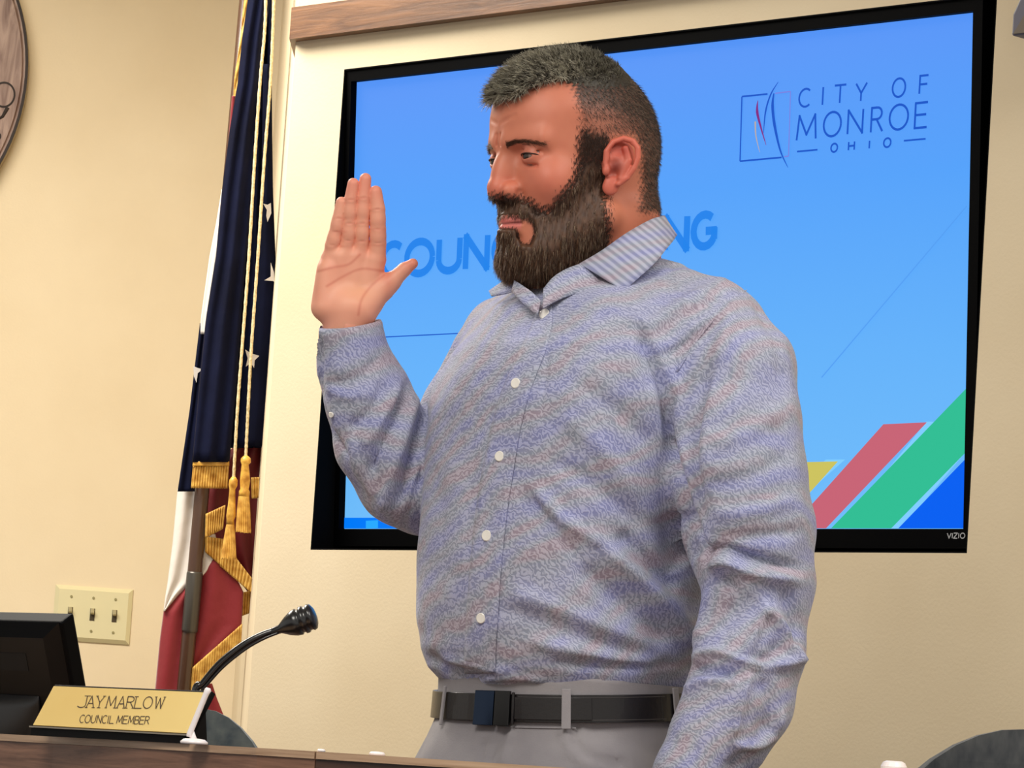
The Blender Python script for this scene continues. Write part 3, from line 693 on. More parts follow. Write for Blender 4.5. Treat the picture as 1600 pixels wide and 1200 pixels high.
flag = empty('flag', foot); tag(flag, 'furled navy, red and white flag with gold fringe on a pole left of the screen', 'flag')
V, F = tube([foot+ZZ*.03, topz], .0125, 20); pole = mesh_obj('pole', V, F, mat('pole_wood', (72, 46, 30), .35, coat=.5), flag, smooth=True)
def pole_at(v): return pt0+(pt1-pt0)*((v-745)/320)
V, F = tube([pole_at(893), pole_at(896), pole_at(984), pole_at(988)], [.0128, .0138, .0138, .0128], 20); mesh_obj('sleeve', V, F, mat('pole_sleeve', (84, 80, 74), .3, metal=.5), pole, smooth=True)
V, F = tube([foot, foot+ZZ*.02, foot+ZZ*.05, foot+ZZ*.09], [.15, .15, .09, .03], 40); mesh_obj('stand', V, F, mat('stand_brass', (170, 130, 60), .3, metal=.8), flag, smooth=False)
def rs(pl, n):
    pl = np.asarray(pl, float); s = np.r_[0, np.cumsum(np.linalg.norm(np.diff(pl, axis=0), axis=1))]; t = np.linspace(0, s[-1], n)
    return np.stack([np.interp(t, s, pl[:, 0]), np.interp(t, s, pl[:, 1])], 1)
def cloth(name, A_, B_, m, D=FD, bulge=0, amp=0, k=2, ph=0, tw=0, nx=26, ny=48, par=flag, sol=.0016, jag=0):
    """A_,B_: left and right outline; rows between them bulge toward the viewer and carry k folds"""
    a = rs(A_, ny); b_ = rs(B_, ny); V = []
    for j in range(ny):
        for i in range(nx):
            s = i/(nx-1); t = j/(ny-1); w = -bulge*math.sqrt(max(0, 1-(2*s-1)**2))+amp*math.sin(2*math.pi*(k*s+ph+tw*t))*min(1, 6*min(s+.15, 1.15-s))
            q = a[j]*(1-s)+b_[j]*s
            V.append(P(q[0], q[1]+(jag*math.sin(i*2.1) if j == ny-1 else 0), D+w*FS))
    F = [[j*nx+i, j*nx+i+1, (j+1)*nx+i+1, (j+1)*nx+i] for j in range(ny-1) for i in range(nx-1)]
    return mesh_obj(name, V, F, m, par, smooth=True, solid=sol)
def rowsLR(r): return [(x[1], x[0]) for x in r], [(x[2], x[0]) for x in r]
A_, B_ = rowsLR([(-120, 404, 425), (0, 388, 421), (60, 379, 414), (130, 372, 408), (200, 360, 400), (300, 347, 392), (400, 338, 384), (500, 322, 376), (600, 312, 369), (722, 301, 358)])
canton = cloth('union_cloth', A_, B_, navyc, FD-.045, 16, 4, 2.2, .1, .7, nx=40)
A_, B_ = rowsLR([(-120, 404, 432), (0, 396, 424), (120, 384, 424), (250, 376, 425), (330, 370, 426), (430, 364, 431), (500, 358, 431), (600, 352, 426), (700, 346, 417)])
cloth('union_cloth', A_, B_, navyc, FD+.04, 2, 9, 2.5, .3, .2, nx=40)
A_, B_ = rowsLR([(100, 412, 423), (300, 409, 426), (430, 404, 431), (500, 398, 431), (600, 394, 426), (698, 386, 417)])
rl = cloth('union_cloth', A_, B_, navyc, FD-.005, 8, 2, 1.3, 0, .3)
A_, B_ = rowsLR([(505, 313, 326), (580, 304, 318), (640, 297, 312), (768, 278, 304)])
lw = cloth('union_cloth', A_, B_, navyc, FD+.01, 3, 2, 1.5, .4, .3)
A_, B_ = rowsLR([(296, 347, 351), (350, 338, 349), (400, 328, 341), (500, 314, 327), (522, 314, 325)])
cloth('white_stripe', A_, B_, whitec, FD-.005, 3, 1, 1, 0, 0)
A_, B_ = rowsLR([(-60, 388, 394), (0, 382, 390), (60, 376, 381), (120, 367, 375), (190, 362, 368)])
cloth('fringe', A_, B_, goldf, FD-.01, 1, 1, 1, 0, 5)
A_, B_ = rowsLR([(150, 363, 367), (190, 360, 364), (215, 358, 362)]); cloth('red_stripe', A_, B_, redc, FD-.012, 1, 0, 1)
A_, B_ = rowsLR([(764, 278, 316), (850, 270, 312), (912, 262, 300), (930, 259, 279), (955, 256, 257)]); cloth('white_stripe', A_, B_, whitec, FD+.03, 5, 2.5, 1.6, .2, .4)
A_, B_ = rowsLR([(905, 300, 302), (930, 278, 300), (955, 256, 298), (1000, 250, 296), (1085, 242, 290)]); cloth('red_stripe', A_, B_, redc, FD+.03, 6, 2, 1.4, .1, .3)
A_, B_ = rowsLR([(835, 318, 336), (868, 314, 342), (890, 312, 326), (902, 310, 313)]); cloth('white_stripe', A_, B_, whitec, FD+.028, 1, 1, 1)
A_, B_ = rowsLR([(866, 336, 346), (885, 318, 360), (925, 308, 380), (980, 300, 377), (1005, 298, 350), (1045, 294, 312)]); cloth('red_stripe', A_, B_, redc, FD+.03, 5, 2, 1.4, .2, .3, nx=36)
A_, B_ = rowsLR([(690, 372, 417), (740, 330, 415), (770, 322, 413), (812, 322, 412), (870, 345, 409), (925, 388, 404)]); cloth('red_stripe', A_, B_, mat('flag_red_shaded', (100, 10, 20), .6, bump=(60, .3, .003)), FD+.055, 3, 5, 2.2, .3, .3, nx=36)  # rear fold: its shade is painted in with a darker copy of the red
A_, B_ = rowsLR([(1068, 320, 331), (1090, 322, 338), (1125, 322, 352)]); cloth('red_stripe', A_, B_, redc, FD+.03, 2, 1, 1)
def frng(A_, B_, D, k=14): return cloth('fringe', A_, B_, goldf, D, 0, 1.5, k, 0, 0, nx=64, ny=10, jag=1.2)
cloth('fringe_header', [(302, 721), (301, 728)], [(358, 721), (358, 728)], goldt, FD-.052, 3, 0, 1, nx=20, ny=6)
frng([(302, 728), (299, 762)], [(357, 728), (355, 763)], FD-.05)
frng([(393, 746), (394, 778)], [(413, 745), (411, 777)], FD-.01, 5)
frng([(322, 803), (321, 840)], [(352, 789), (348, 826)], FD+.01, 8)
frng([(321, 838), (321, 862)], [(348, 842), (346, 884)], FD+.02, 6)
frng([(346, 842), (344, 884)], [(403, 916), (397, 930)], FD+.02, 12)
frng([(378, 926), (377, 962)], [(403, 920), (399, 954)], FD+.04, 6)
frng([(301, 1043), (298, 1082)], [(378, 975), (376, 1013)], FD+.015, 20)
def star(pts, D, par=canton):
    V = np.array([P(x_, y_, D) for x_, y_ in pts]); c = V.mean(0); d = (EYE-c)/np.linalg.norm(EYE-c)*.0012
    mesh_obj('star', *prism(V, d), whitec, par)
star([(302, 572), (309, 575), (317, 577), (309, 583), (307, 598), (303, 588)], FD-.004, lw)
star([(411, 318), (418, 320), (423, 317), (424, 333), (418, 347), (416, 337), (417, 328)], FD-.022, rl)
star([(413, 438), (423, 432), (423, 410), (428, 425), (429, 441), (427, 439)], FD-.022, rl)
star([(383, 546), (392, 552), (405, 556), (398, 563), (397, 575), (392, 567), (384, 573), (387, 560)], FD-.02, rl)
def cord(pl, r_=2.4): 
    pts = smooth_poly([P(x_, y_, FD-.075) for x_, y_ in pl], 20)
    V, F = tube(pts, r_*FS*(1+.12*np.sin(np.arange(len(pts))*2.0)), 8); return mesh_obj('cord', V, F, cordm, flag, smooth=True)
c1 = cord([(416, -60), (414, 40), (407, 120), (398, 250), (389, 400), (380, 520), (371, 640), (365, 748)])
c2 = cord([(430, -60), (428, 0), (423, 120), (413, 250), (403, 400), (393, 540), (387, 650), (384, 714)])
def tassel(pl, rad, par):
    pts = [P(x_, y_, FD-.078) for x_, y_ in pl]; V, F = tube(pts, np.array(rad)*FS, 22)
    return mesh_obj('tassel', V, F, goldt, flag, smooth=True)
def skirt(x0, y0, x1, y1, r0, r1):
    n = 44; V = []
    for j, t in enumerate(np.linspace(0, 1, 8)):
        c = P(x0+(x1-x0)*t, y0+(y1-y0)*t, FD-.078); r_ = (r0+(r1-r0)*t)*FS
        for k in range(n):
            a = 2*math.pi*k/n; rr_ = r_*(1+(.07 if k % 2 else -.07)*min(1, t*3)); V.append(c+np.array([1, 0, 0])*rr_*math.cos(a)+np.array([0, 1, 0])*rr_*math.sin(a)+ZZ*(.002*math.sin(k*1.7) if j == 7 else 0))
    F = [[j*n+k, j*n+(k+1) % n, (j+1)*n+(k+1) % n, (j+1)*n+k] for j in range(7) for k in range(n)]+[[7*n+k for k in range(n)]]
    mesh_obj('tassel_skirt', V, F, goldf, flag)
tassel([(384, 712), (384, 716), (384, 722), (383, 726), (383, 740), (383, 752), (382, 764), (382, 768), (381, 776)], [3, 7.5, 8, 5.5, 7, 8, 6.5, 8.5, 8.5], c2); skirt(381, 776, 380, 831, 8.5, 11.5)
tassel([(365, 745), (365, 750), (364, 758), (363, 765), (362, 790), (361, 806), (360, 812), (360, 820)], [3, 6.5, 7, 4.5, 6, 7.5, 6, 6.5], c1); skirt(360, 820, 357, 873, 6.5, 11.5)
# ================================================================== the man
DH = 4.643; PS = DH/FPX          # metres per photo pixel at his depth
BASE = P(905, 1150, DH); BASE = np.array([BASE[0]+.01, BASE[1]+.02, 0.0])
def Q(u, v, w=0): return P(u, v, DH+w*PS)
# ---- head in its own frame: x forward, y to his left (toward the viewer), z up; metres, origin between the ears at eye level
TH = math.radians(58)
HF = np.array([-math.sin(TH), -math.cos(TH), 0]); HL = np.array([math.cos(TH), -math.sin(TH), 0]); HZ = ZZ.copy()
tl = math.radians(-1.5)
HO = Q(897, 250)
PT = math.radians(6.5)
HM = np.stack([HF*math.cos(PT)-HZ*math.sin(PT), HL, HZ*math.cos(PT)+HF*math.sin(PT)])            # rows
def h2w(p): return HO+np.asarray(p)@HM
def w2h(p): return (np.asarray(p)-HO)@HM.T
def near(p):
    """near-side view coordinates of head-frame points (both sides of the face share them)"""
    q = np.asarray(p, float).copy(); q[:, 1] = np.abs(q[:, 1]); return px(h2w(q))[:, :2]
def head_sdf(p):
    q = p.copy(); q[:, 1] = np.abs(q[:, 1]); y = q[:, 1]
    d = ell(q, (-.002, 0, .030), (.094, .076, .088))
    d = smin(d, ell(q, (.034, 0, .040), (.060, .062, .064)), .02)
    d = smin(d, ell(q, (-.034, 0, .0), (.060, .064, .066)), .03)
    d = smin(d, ell(q, (.030, 0, -.046), (.060, .056, .072)), .025)
    d = smin(d, sph(q, (.058, .040, -.028), .0235), .02)
    d = smin(d, cap(q, (.088, .010, .0165), (.070, .047, .0175), .0115, .010), .012)
    d = smin(d, cap(q, (.0, .054, -.068), (.058, .026, -.102), .018, .019), .025)
    d = smin(d, ell(q, (.067, 0, -.103), (.020, .024, .019)), .018)
    d = smin(d, ell(q, (.071, 0, -.074), (.022, .029, .026)), .014)
    # eye sockets
    d = smax(d, -ell(q, (.099, .031, .001), (.018, .019, .0105)), .010)
    # nose
    n = cap(q, (.0865, 0, .008), (.1025, 0, -.030), .0068, .0088)
    n = smin(n, ell(q, (.086, .0, -.020), (.021, .0135, .030)), .008)
    n = smin(n, sph(q, (.1020, 0, -.0350), .0114), .006)
    n = smin(n, ell(q, (.0930, .0145, -.0372), (.0125, .0085, .0098)), .004)
    d = smin(d, n, .007)
    d = smax(d, -ell(q, (.0985, .0078, -.0485), (.006, .0038, .006)), .002)
    d = smax(d, -cap(q, (.083, .0215, -.034), (.081, .0225, -.045), .0012), .003)
    # lids around the eyeball
    lid = sph(q, (.0745, .0335, -.0005), .0138)
    d = smin(d, lid, .0035)
    d = smax(d, -ell(q, (.0915, .0345, -.0010), (.011, .0118, .0033)), .0012)
    d = smax(d, -cap(q, (.088, .022, .0058), (.075, .048, .0030), .0014), .003)      # lid fold
    d = smax(d, -cap(q, (.088, .022, -.0100), (.078, .044, -.0125), .0014), .004)
    d = smax(d, -cap(q, (.0885, .024, -.040), (.080, .036, -.066), .0012, .001), .007)    # lower fold
    # lips
    d = smin(d, cap(q, (.0935, 0, -.0675), (.0825, .023, -.0735), .0050, .0028), .004)
    d = smin(d, cap(q, (.0935, 0, -.0785), (.0825, .021, -.0755), .0066, .003), .004)
    d = smax(d, -cap(q, (.1000, 0, -.0725), (.0865, .0245, -.0745), .0014, .001), .002)
    d = smax(d, -cap(q, (.1035, 0, -.056), (.1025, 0, -.062), .002), .004)
    d = smax(d, -cap(q, (.0995, 0, -.0895), (.090, .016, -.090), .0035), .008)
    # frown crease on the brow (drawn on both sides, slightly different)
    d = smax(d, -cap(q, (.1000, .004, .0385), (.0945, .026, .0450), .0016), .0035)
    d = smax(d, -cap(q, (.0975, .0045, .014), (.0985, .0035, .026), .0012), .003)
    # temples
    d = smax(d, -ell(q, (.060, .078, .020), (.030, .012, .026)), .014)
    # neck
    nk = cap(p, (-.030, 0, -.040), (-.036, 0, -.200), .0560, .0560)
    nk = smin(nk, cap(q, (-.040, .052, -.055), (.012, .018, -.180), .013, .012), .02)
    nk = smin(nk, ell(p, (.022, 0, -.145), (.034, .036, .060)), .02)
    nk = smin(nk, cap(q, (-.058, .022, -.06), (-.052, .032, -.190), .030, .026), .03)
    d = smin(d, nk, .018)
    return d
hv, hf = nets(head_sdf, (-.125, -.105, -.24), (.130, .105, .135), .0017, band=1.6)
# keep out hidden interior bits, thin the far cost
hn = vnormals(hv, hf)
uvn_ = near(hv)
HAIR_TOP = [(700, 178), (772, 158), (800, 152), (836, 131), (868, 122), (894, 128), (930, 134), (975, 134), (1045, 150), (1060, 0), (700, 0)]
HAIR_ALL = [(700, 178), (772, 158), (800, 152), (836, 131), (868, 122), (896, 128), (901, 150), (909, 178), (911, 215), (908, 240), (945, 240), (955, 212), (990, 208), (1003, 235), (1004, 290), (1001, 328), (1075, 335), (1075, 0), (700, 0)]
BEARD = [(911, 205), (909, 240), (902, 278), (880, 304), (856, 332), (842, 330), (830, 320), (818, 313), (800, 311), (786, 311), (755, 311), (762, 340), (766, 375), (778, 402), (798, 420), (825, 432), (862, 436), (900, 424), (920, 410), (946, 390), (946, 215)]
MOUTH = [(760, 339), (800, 338), (824, 340), (834, 349), (836, 366), (828, 382), (814, 380), (806, 357), (786, 356), (760, 356)]
def smoothstep(a, b_, x): t = np.clip((x-a)/(b_-a), 0, 1); return t*t*(3-2*t)
def masks(p):
    q2 = near(p); x = p[:, 0]; z = p[:, 2]
    front = smoothstep(-.035, -.02, x)                       # beard stays forward of the ears
    j = 3.5*np.sin(p[:, 0]*900+p[:, 2]*700)+3*np.sin(p[:, 2]*1300-p[:, 1]*500)
    hair = 1-smoothstep(-7, 8, poly_sd(q2, HAIR_ALL)+j)
    sdt = poly_sd(q2, HAIR_TOP)+j; wd = 6+26*smoothstep(870, 930, q2[:, 0]); top = 1-smoothstep(-wd, wd, sdt)
    beard = (1-smoothstep(-7, 8, poly_sd(q2, BEARD)+j*1.3))*smoothstep(-3, 5, poly_sd(q2, MOUTH))*front
    # below the jaw the beard ends on the throat
    beard *= smoothstep(-.165, -.150, z)*(.4+.6*smoothstep(.032, -.015, z))
    hair = hair*(z > -.085)
    return hair, top*(z > .05), beard
hair, top, beard = masks(hv)
def fn(p, s, o=0): return np.sin(p[:, 0]*s+1.3+o)*np.sin(p[:, 1]*s*1.1+.7)*np.sin(p[:, 2]*s*.93+2.1)
skin = np.tile(lin((208, 128, 100)), (len(hv), 1))
def mix(c, m, col): m = np.clip(m, 0, 1)[:, None]; return c*(1-m)+lin(col)*m
def blob(p, c, r): return np.exp(-((p-np.asarray(c))**2).sum(1)/(r*r))
ah = hv.copy(); ah[:, 1] = np.abs(ah[:, 1])
skin = mix(skin, .55*blob(ah, (.105, 0, -.034), .018)+.40*blob(ah, (.070, .050, -.030), .030), (214, 108, 92))
skin = mix(skin, .35*blob(ah, (.06, .05, .05), .035), (206, 122, 98))
skin = mix(skin, .5*blob(ah, (.088, .034, .000), .013), (170, 96, 84))
skin = mix(skin, .10*fn(hv, 300)+.05, (190, 100, 84))
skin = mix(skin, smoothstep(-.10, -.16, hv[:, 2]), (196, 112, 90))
lips = (np.exp(-((ah[:, 2]+.0725)/.0078)**4)*(ah[:, 1] < .023)*(ah[:, 0] > .082))
skin = mix(skin, .9*lips, (222, 124, 118))
skin = mix(skin, .8*np.exp(-((ah[:, 2]+.0728)/.0014)**2)*(ah[:, 1] < .024)*(ah[:, 0] > .084), (92, 40, 36))
# clipped sides: lighter at the temple, dark at the back and above
fade = smoothstep(.020, -.055, hv[:, 0])*.50+smoothstep(.03, .068, hv[:, 2])*.60+.40
skin = mix(skin, hair*np.clip(fade, 0, 1)*(.9+.25*fn(hv, 900)), (58, 50, 46))
skin = mix(skin, top*.95, (48, 44, 40))
skin = mix(skin, beard*(.82-.35*smoothstep(-.03, .02, hv[:, 2])+.2*fn(hv, 1100)), (66, 46, 37))
headV = h2w(hv); headF = hf; headC = skin
# ---- ears (finer grid), frame on the side of the head
def ear_sdf(p):
    # x: backwards, y: up, z: outward, metres, centre of the ear
    x, y, z = p[:, 0], p[:, 1], p[:, 2]
    def pt(a, b_, c): return np.array([a, b_, c], np.float32)
    d = ell(p, (.001, .006, -.004), (.0165, .0245, .0055))
    d = smin(d, ell(p, (-.006, -.023, -.004), (.0085, .0105, .0050)), .008)
    rim = None; C = [(-.013, .004, .002), (-.013, .017, .003), (-.007, .0275, .004), (.003, .0315, .005), (.012, .028, .006), (.0175, .019, .007), (.018, .008, .007), (.0145, -.004, .006), (.009, -.014, .004), (.001, -.021, .002)]
    for i in range(len(C)-1):
        c_ = cap(p, C[i], C[i+1], .0033, .0033 if i < 7 else .003); rim = c_ if rim is None else np.minimum(rim, c_)
    d = smin(d, rim, .003)
    conch = ell(p, (-.003, -.002, .005), (.0088, .0120, .0105)); d = smax(d, -conch, .003)
    d = smax(d, -ell(p, (-.001, .017, .0055), (.0085, .0075, .0045)), .003)
    d = smax(d, -cap(p, (.0125, .020, .0055), (.0130, .002, .0055), .0020), .003)
    ah_ = np.minimum(cap(p, (.006, .020, .0025), (.0098, .006, .0035), .0034), cap(p, (.0098, .006, .0035), (.003, -.014, .002), .0036)); d = smin(d, ah_, .003)
    d = smin(d, ell(p, (-.0125, -.005, .003), (.0040, .0062, .0040)), .004)
    d = smin(d, cap(p, (-.010, .004, -.016), (.002, .002, -.008), .012, .011), .008)
    return d
ev, ef = nets(ear_sdf, (-.026, -.040, -.03), (.026, .040, .016), .0009, band=1.6)
ecol = np.tile(lin((212, 112, 92)), (len(ev), 1))
ecol = mix(ecol, .8*np.exp(-((ev[:, 0]+.003)/.007)**2-((ev[:, 1]+.001)/.010)**2), (112, 38, 32))
ecol = mix(ecol, .6*np.exp(-((ev[:, 0]-.004)/.010)**2-((ev[:, 1]-.018)/.008)**2), (168, 56, 48))
bodyV = [headV]; bodyF = [headF]; bodyC = [headC]; nb = len(headV)
def add_body(V, F, C):
    global nb
    bodyV.append(V); bodyF.append(F+nb); bodyC.append(C); nb += len(V)
for sgn in (1, -1):
    out = math.radians(24); ex_ = np.array([-math.cos(out), sgn*math.sin(out), 0]); ez_ = np.array([math.sin(out)*1, sgn*math.cos(out), 0.0]); ey_ = np.array([-.10, 0, 1.0]); ey_ /= np.linalg.norm(ey_)
    E3 = np.stack([ex_, ey_, ez_]); Vh = np.array([-.006, sgn*.079, -.014])+(ev*np.array([1.10, .96, 1.04]))@E3
    add_body(h2w(Vh), ef if sgn > 0 else ef[:, ::-1], ecol)

# ---- right hand, raised, palm to the viewer (photo-pixel units around the palm)
HD = DH+70*PS
def hand_sdf(p):
    # x right, y down, z away, in pixels
    def c(a, b_, r0, r1=None): return cap(p, a, b_, r0, r1)
    fingers = [
      [(517, 404, 9, 12), (519, 383, 2, 11.2), (525, 362, -2, 10.4), (529, 341, -6, 9.7), (533.5, 316, -8, 8.6)],
      [(538, 400, 6, 14), (544, 376, 0, 11.2), (546, 349, -5, 10.6), (548, 312, -10, 10.2), (552, 287, -12, 9.0)],
      [(562, 400, 6, 14), (565.5, 377, 0, 11.4), (566, 349, -5, 10.9), (568, 309, -9, 10.5), (571, 279.5, -10, 9.2)],
      [(588, 404, 6, 15), (590.5, 380, 0, 13), (590.5, 358, -5, 12.6), (590, 327, -8, 12), (587, 300, -9, 10)]]
    d = None
    palm = None
    segs = [((514, 404, 8), (507, 482, 8), 12.5, 19), ((532, 402, 7), (527, 484, 8), 18, 21), ((556, 402, 7), (552, 484, 8), 18, 22), ((584, 408, 7), (574, 474, 8), 18, 21)]
    for a, b_, r0, r1 in segs:
        q = c(a, b_, r0, r1); palm = q if palm is None else smin(palm, q, 10)
    palm = smin(palm, cap(p, (511, 422, 4), (506, 478, 0), 15, 18.5), 10)           # heel of the hand
    palm = smin(palm, cap(p, (603, 447, 4), (566, 482, -2), 15, 26), 9)       # thumb base
    palm = smin(palm, cap(p, (543, 484, 10), (545, 560, 16), 39, 36), 14)      # wrist
    thumb = smin(c((600, 450, 3), (612, 440, 2), 17, 15), c((612, 440, 2), (632, 421, 0), 13.5, 11), 4)
    thumb = smin(thumb, c((632, 421, 0), (645, 412, -3), 10.5, 8.2), 3)
    palm = smin(palm, thumb, 8)
    d = palm; fing = None
    for fg in fingers:
        q = None
        for i in range(len(fg)-1):
            e_ = c(fg[i][:3], fg[i+1][:3], fg[i][3], fg[i+1][3]); q = e_ if q is None else smin(q, e_, 1.5)
        for i in (1, 2, 3):
            x_, y_, z_, r_ = fg[i]
            q = smax(q, -cap(p, (x_-r_, y_, z_-r_-.9), (x_+r_, y_, z_-r_-.9), 1.3), 2.0)
            if i < 3: x2, y2, z2, r2 = fg[i+1]; q = smin(q, ell(p, ((x_+x2)/2, (y_+y2)/2, (z_+z2)/2-2.6), (r_*.85, 12, r_*.8)), 5)
        q = q
        fing = q if fing is None else np.minimum(fing, q)
    d = smin(palm, fing, 5.0)
    return d
def line2(p, a, b_):
    ab = (b_-a)[:2]; w = p[:, :2]-a[:2]; t = np.clip((w@ab)/(ab@ab), 0, 1); return ((w-t[:, None]*ab)**2).sum(1)
def surf_lim(p, d): return -d-1.6
hv2, hf2 = nets(hand_sdf, (478, 262, -34), (664, 556, 56), 1.6, band=1.7)
hcol = np.tile(lin((246, 176, 148)), (len(hv2), 1))
hcol = mix(hcol, .5*smoothstep(330, 285, hv2[:, 1]), (238, 142, 124))
hcol = mix(hcol, .12+.12*fn(hv2/1000, 90), (226, 132, 112))
hcol = mix(hcol, .5*np.exp(-((hv2[:, 0]-560)/26)**2-((hv2[:, 1]-455)/18)**2), (250, 190, 150))
hcol = mix(hcol, .45*np.exp(-((hv2[:, 0]-606)/8)**2-((hv2[:, 1]-410)/60)**2), (222, 116, 98))
hcol = mix(hcol, .45*blob(hv2*[1, 1, .3], (645, 412, 0), 16), (232, 110, 92))
for pl in ([(497, 424), (520, 418), (545, 413), (562, 398)], [(511, 447), (540, 430), (566, 420), (600, 424)], [(600, 430), (580, 447), (565, 468), (560, 492)]):
    pl = np.array(smooth_poly([(a, b2, 0) for a, b2 in pl], 6))[:, :2]; dd, _ = line_d(hv2[:, :2], pl); hcol = mix(hcol, .45*np.exp(-(dd/2.2)**2), (206, 100, 82))
for y_ in ((533, 317, 341, 362, 385), (548, 290, 312, 349, 377), (567, 283, 309, 349, 377), (590, 297, 327, 358, 383)):
    for yy in y_[2:]:
        hcol = mix(hcol, .35*np.exp(-((hv2[:, 0]-y_[0])/11)**2-((hv2[:, 1]-yy)/2.0)**2), (208, 104, 86))
def hand_w(v):
    D = HD+v[:, 2]*PS; return EYE+D[:, None]*(AX+((v[:, 0]-800)/FPX)[:, None]*RX-((v[:, 1]-600)/FPX)[:, None]*UX)
handW = hand_w(hv2)
add_body(handW, hf2, hcol)
# ---- left hand below the desk edge: the same hand mirrored, at the end of the near sleeve
wr = Q(1006, 1330, -300); wc = hand_w(np.array([[545., 520, 8]]))[0]
loc = handW-wc; loc = np.stack([loc@RX, loc@UX, loc@AX], 1)        # x right, y up, z away
dn = Q(975, 1385, -320)-wr; dn /= np.linalg.norm(dn)
pal = np.array([-.6, .75, 0]); pal -= dn*(pal@dn); pal /= np.linalg.norm(pal); sd = np.cross(dn, pal)
lh = wr+loc[:, [0]]*sd+loc[:, [1]]*dn+loc[:, [2]]*(-pal)
det = np.dot(np.cross(sd, dn), -pal)
add_body(lh, hf2 if det < 0 else hf2[:, ::-1], hcol)

# ---- torso and limbs under the clothes (coarse)
BY = math.radians(50)
BF = np.array([-math.sin(BY), -math.cos(BY), 0]); BLv = np.array([math.cos(BY), -math.sin(BY), 0])
def ring(v, uL, uR, ratio, w=0):
    c = Q((uL+uR)/2, v, w); h = (uR-uL)/2*PS
    a = h/math.sqrt(math.cos(BY)**2+ratio**2*math.sin(BY)**2); return (c[2], c[0], c[1], a, a*ratio)
def loft(p, rings, ex=2.25, tilt=None, zc=None):
    R_ = np.array(sorted(rings)); z = p[:, 2].astype(float)
    cx = np.interp(z, R_[:, 0], R_[:, 1]); cy = np.interp(z, R_[:, 0], R_[:, 2])
    if tilt is not None:
        fz = (p[:, 0]-cx)*BF[0]+(p[:, 1]-cy)*BF[1]; z = z+tilt*fz*np.clip((zc-p[:, 2])/.05, 0, 1)
        cx = np.interp(z, R_[:, 0], R_[:, 1]); cy = np.interp(z, R_[:, 0], R_[:, 2])
    a = np.interp(z, R_[:, 0], R_[:, 3]); b_ = np.interp(z, R_[:, 0], R_[:, 4])
    dx = p[:, 0]-cx; dy = p[:, 1]-cy
    l = np.abs(dx*BLv[0]+dy*BLv[1])/a; f = np.abs(dx*BF[0]+dy*BF[1])/b_
    rho = (l**ex+f**ex)**(1/ex)
    d = (rho-1)*np.minimum(a, b_)
    return np.maximum(d, np.maximum(z-R_[-1, 0], R_[0, 0]-z)).astype(np.float32)
TORSO = [ring(440, 862, 1045, .85, 8), ring(462, 812, 1090, .74, 5), ring(490, 772, 1125, .68), ring(520, 747, 1140, .66), ring(560, 711, 1146, .68), ring(600, 690, 1146, .70), ring(640, 677, 1142, .72), ring(700, 674, 1132, .76),
         ring(760, 671, 1122, .80), ring(820, 666, 1112, .84), ring(880, 661, 1104, .87), ring(940, 659, 1098, .89), ring(985, 661, 1094, .89), ring(1020, 667, 1090, .89),
         ring(1045, 679, 1084, .88), ring(1062, 695, 1078, .87), ring(1078, 700, 1072, .86), ring(1125, 706, 1070, .86)]
ZT = ring(1000, 650, 1090, .9)[0]
SHn, SHf = Q(1146, 540, -170), Q(778, 556, 190)
ELn = Q(1186, 925, -215); WRn = Q(1022, 1290, -290)
ELf = Q(664, 775, 130); WRf = Q(545, 515, 72)
NK = Q(945, 425, 5)
HEM_T = .085
def shirt_sdf(p, o=0.0):
    d = loft(p, TORSO, 2.3, HEM_T, ZT)
    tr = smin(cap(p, Q(985, 455, -20), Q(1105, 512, -130), .046, .052), cap(p, Q(900, 470, 40), Q(790, 530, 165), .040, .050), .03)
    d = smin(d, tr, .035)
    sh = cap(p, Q(1122, 532, -150), Q(1152, 580, -180), .056, .064)
    d = smin(d, sh, .03)
    # near sleeve: upper arm, elbow, forearm
    arm = None
    pts = [(1150, 590, -180, 86), (1150, 660, -195, 95), (1153, 740, -205, 103), (1170, 830, -212, 98), (1184, 905, -218, 84), (1180, 960, -225, 77), (1172, 1020, -240, 80), (1155, 1090, -258, 80), (1125, 1150, -270, 72), (1085, 1215, -282, 60), (1015, 1325, -300, 44)]
    for i in range(len(pts)-1):
        a, b_ = pts[i], pts[i+1]; c = cap(p, Q(*a[:3]), Q(*b_[:3]), a[3]*PS, b_[3]*PS); arm = c if arm is None else smin(arm, c, .012)
    arm = smax(arm, ((p-Q(1022, 1310, -300).astype(np.float32))@((Q(1010, 1330, -300)-Q(1050, 1270, -295))/np.linalg.norm(Q(1010, 1330, -300)-Q(1050, 1270, -295))).astype(np.float32)), .004)
    d = smin(d, arm, .010)
    # far sleeve: raised forearm
    arm = None
    pts = [(760, 560, 190, 60), (722, 640, 190, 62), (690, 720, 175, 70), (655, 772, 140, 62), (628, 748, 118, 72), (600, 690, 104, 76), (577, 625, 92, 68), (556, 570, 84, 58), (543, 520, 76, 52), (542, 480, 74, 51)]
    for i in range(len(pts)-1):
        a, b_ = pts[i], pts[i+1]; c = cap(p, Q(*a[:3]), Q(*b_[:3]), a[3]*PS, b_[3]*PS); arm = c if arm is None else smin(arm, c, .012)
    cutn = (Q(543, 500, 74)-Q(556, 590, 84)); cutn /= np.linalg.norm(cutn)
    arm = smax(arm, (p-Q(541, 507, 74).astype(np.float32))@cutn.astype(np.float32), .003)
    d = smin(d, arm, .010)
    # neck opening
    d = smax(d, -cap(p, h2w([-.034, 0, -.10]), h2w([-.036, 0, -.168]), .060, .060), .006)
    d = smax(d, -cap(p, Q(541, 480, 74), Q(548, 540, 78), 44*PS, 40*PS), .003)
    return d+o
lo = np.array([Q(480, 700, 0)[0], Q(800, 800, -420)[1], Q(800, 1345, 0)[2]])
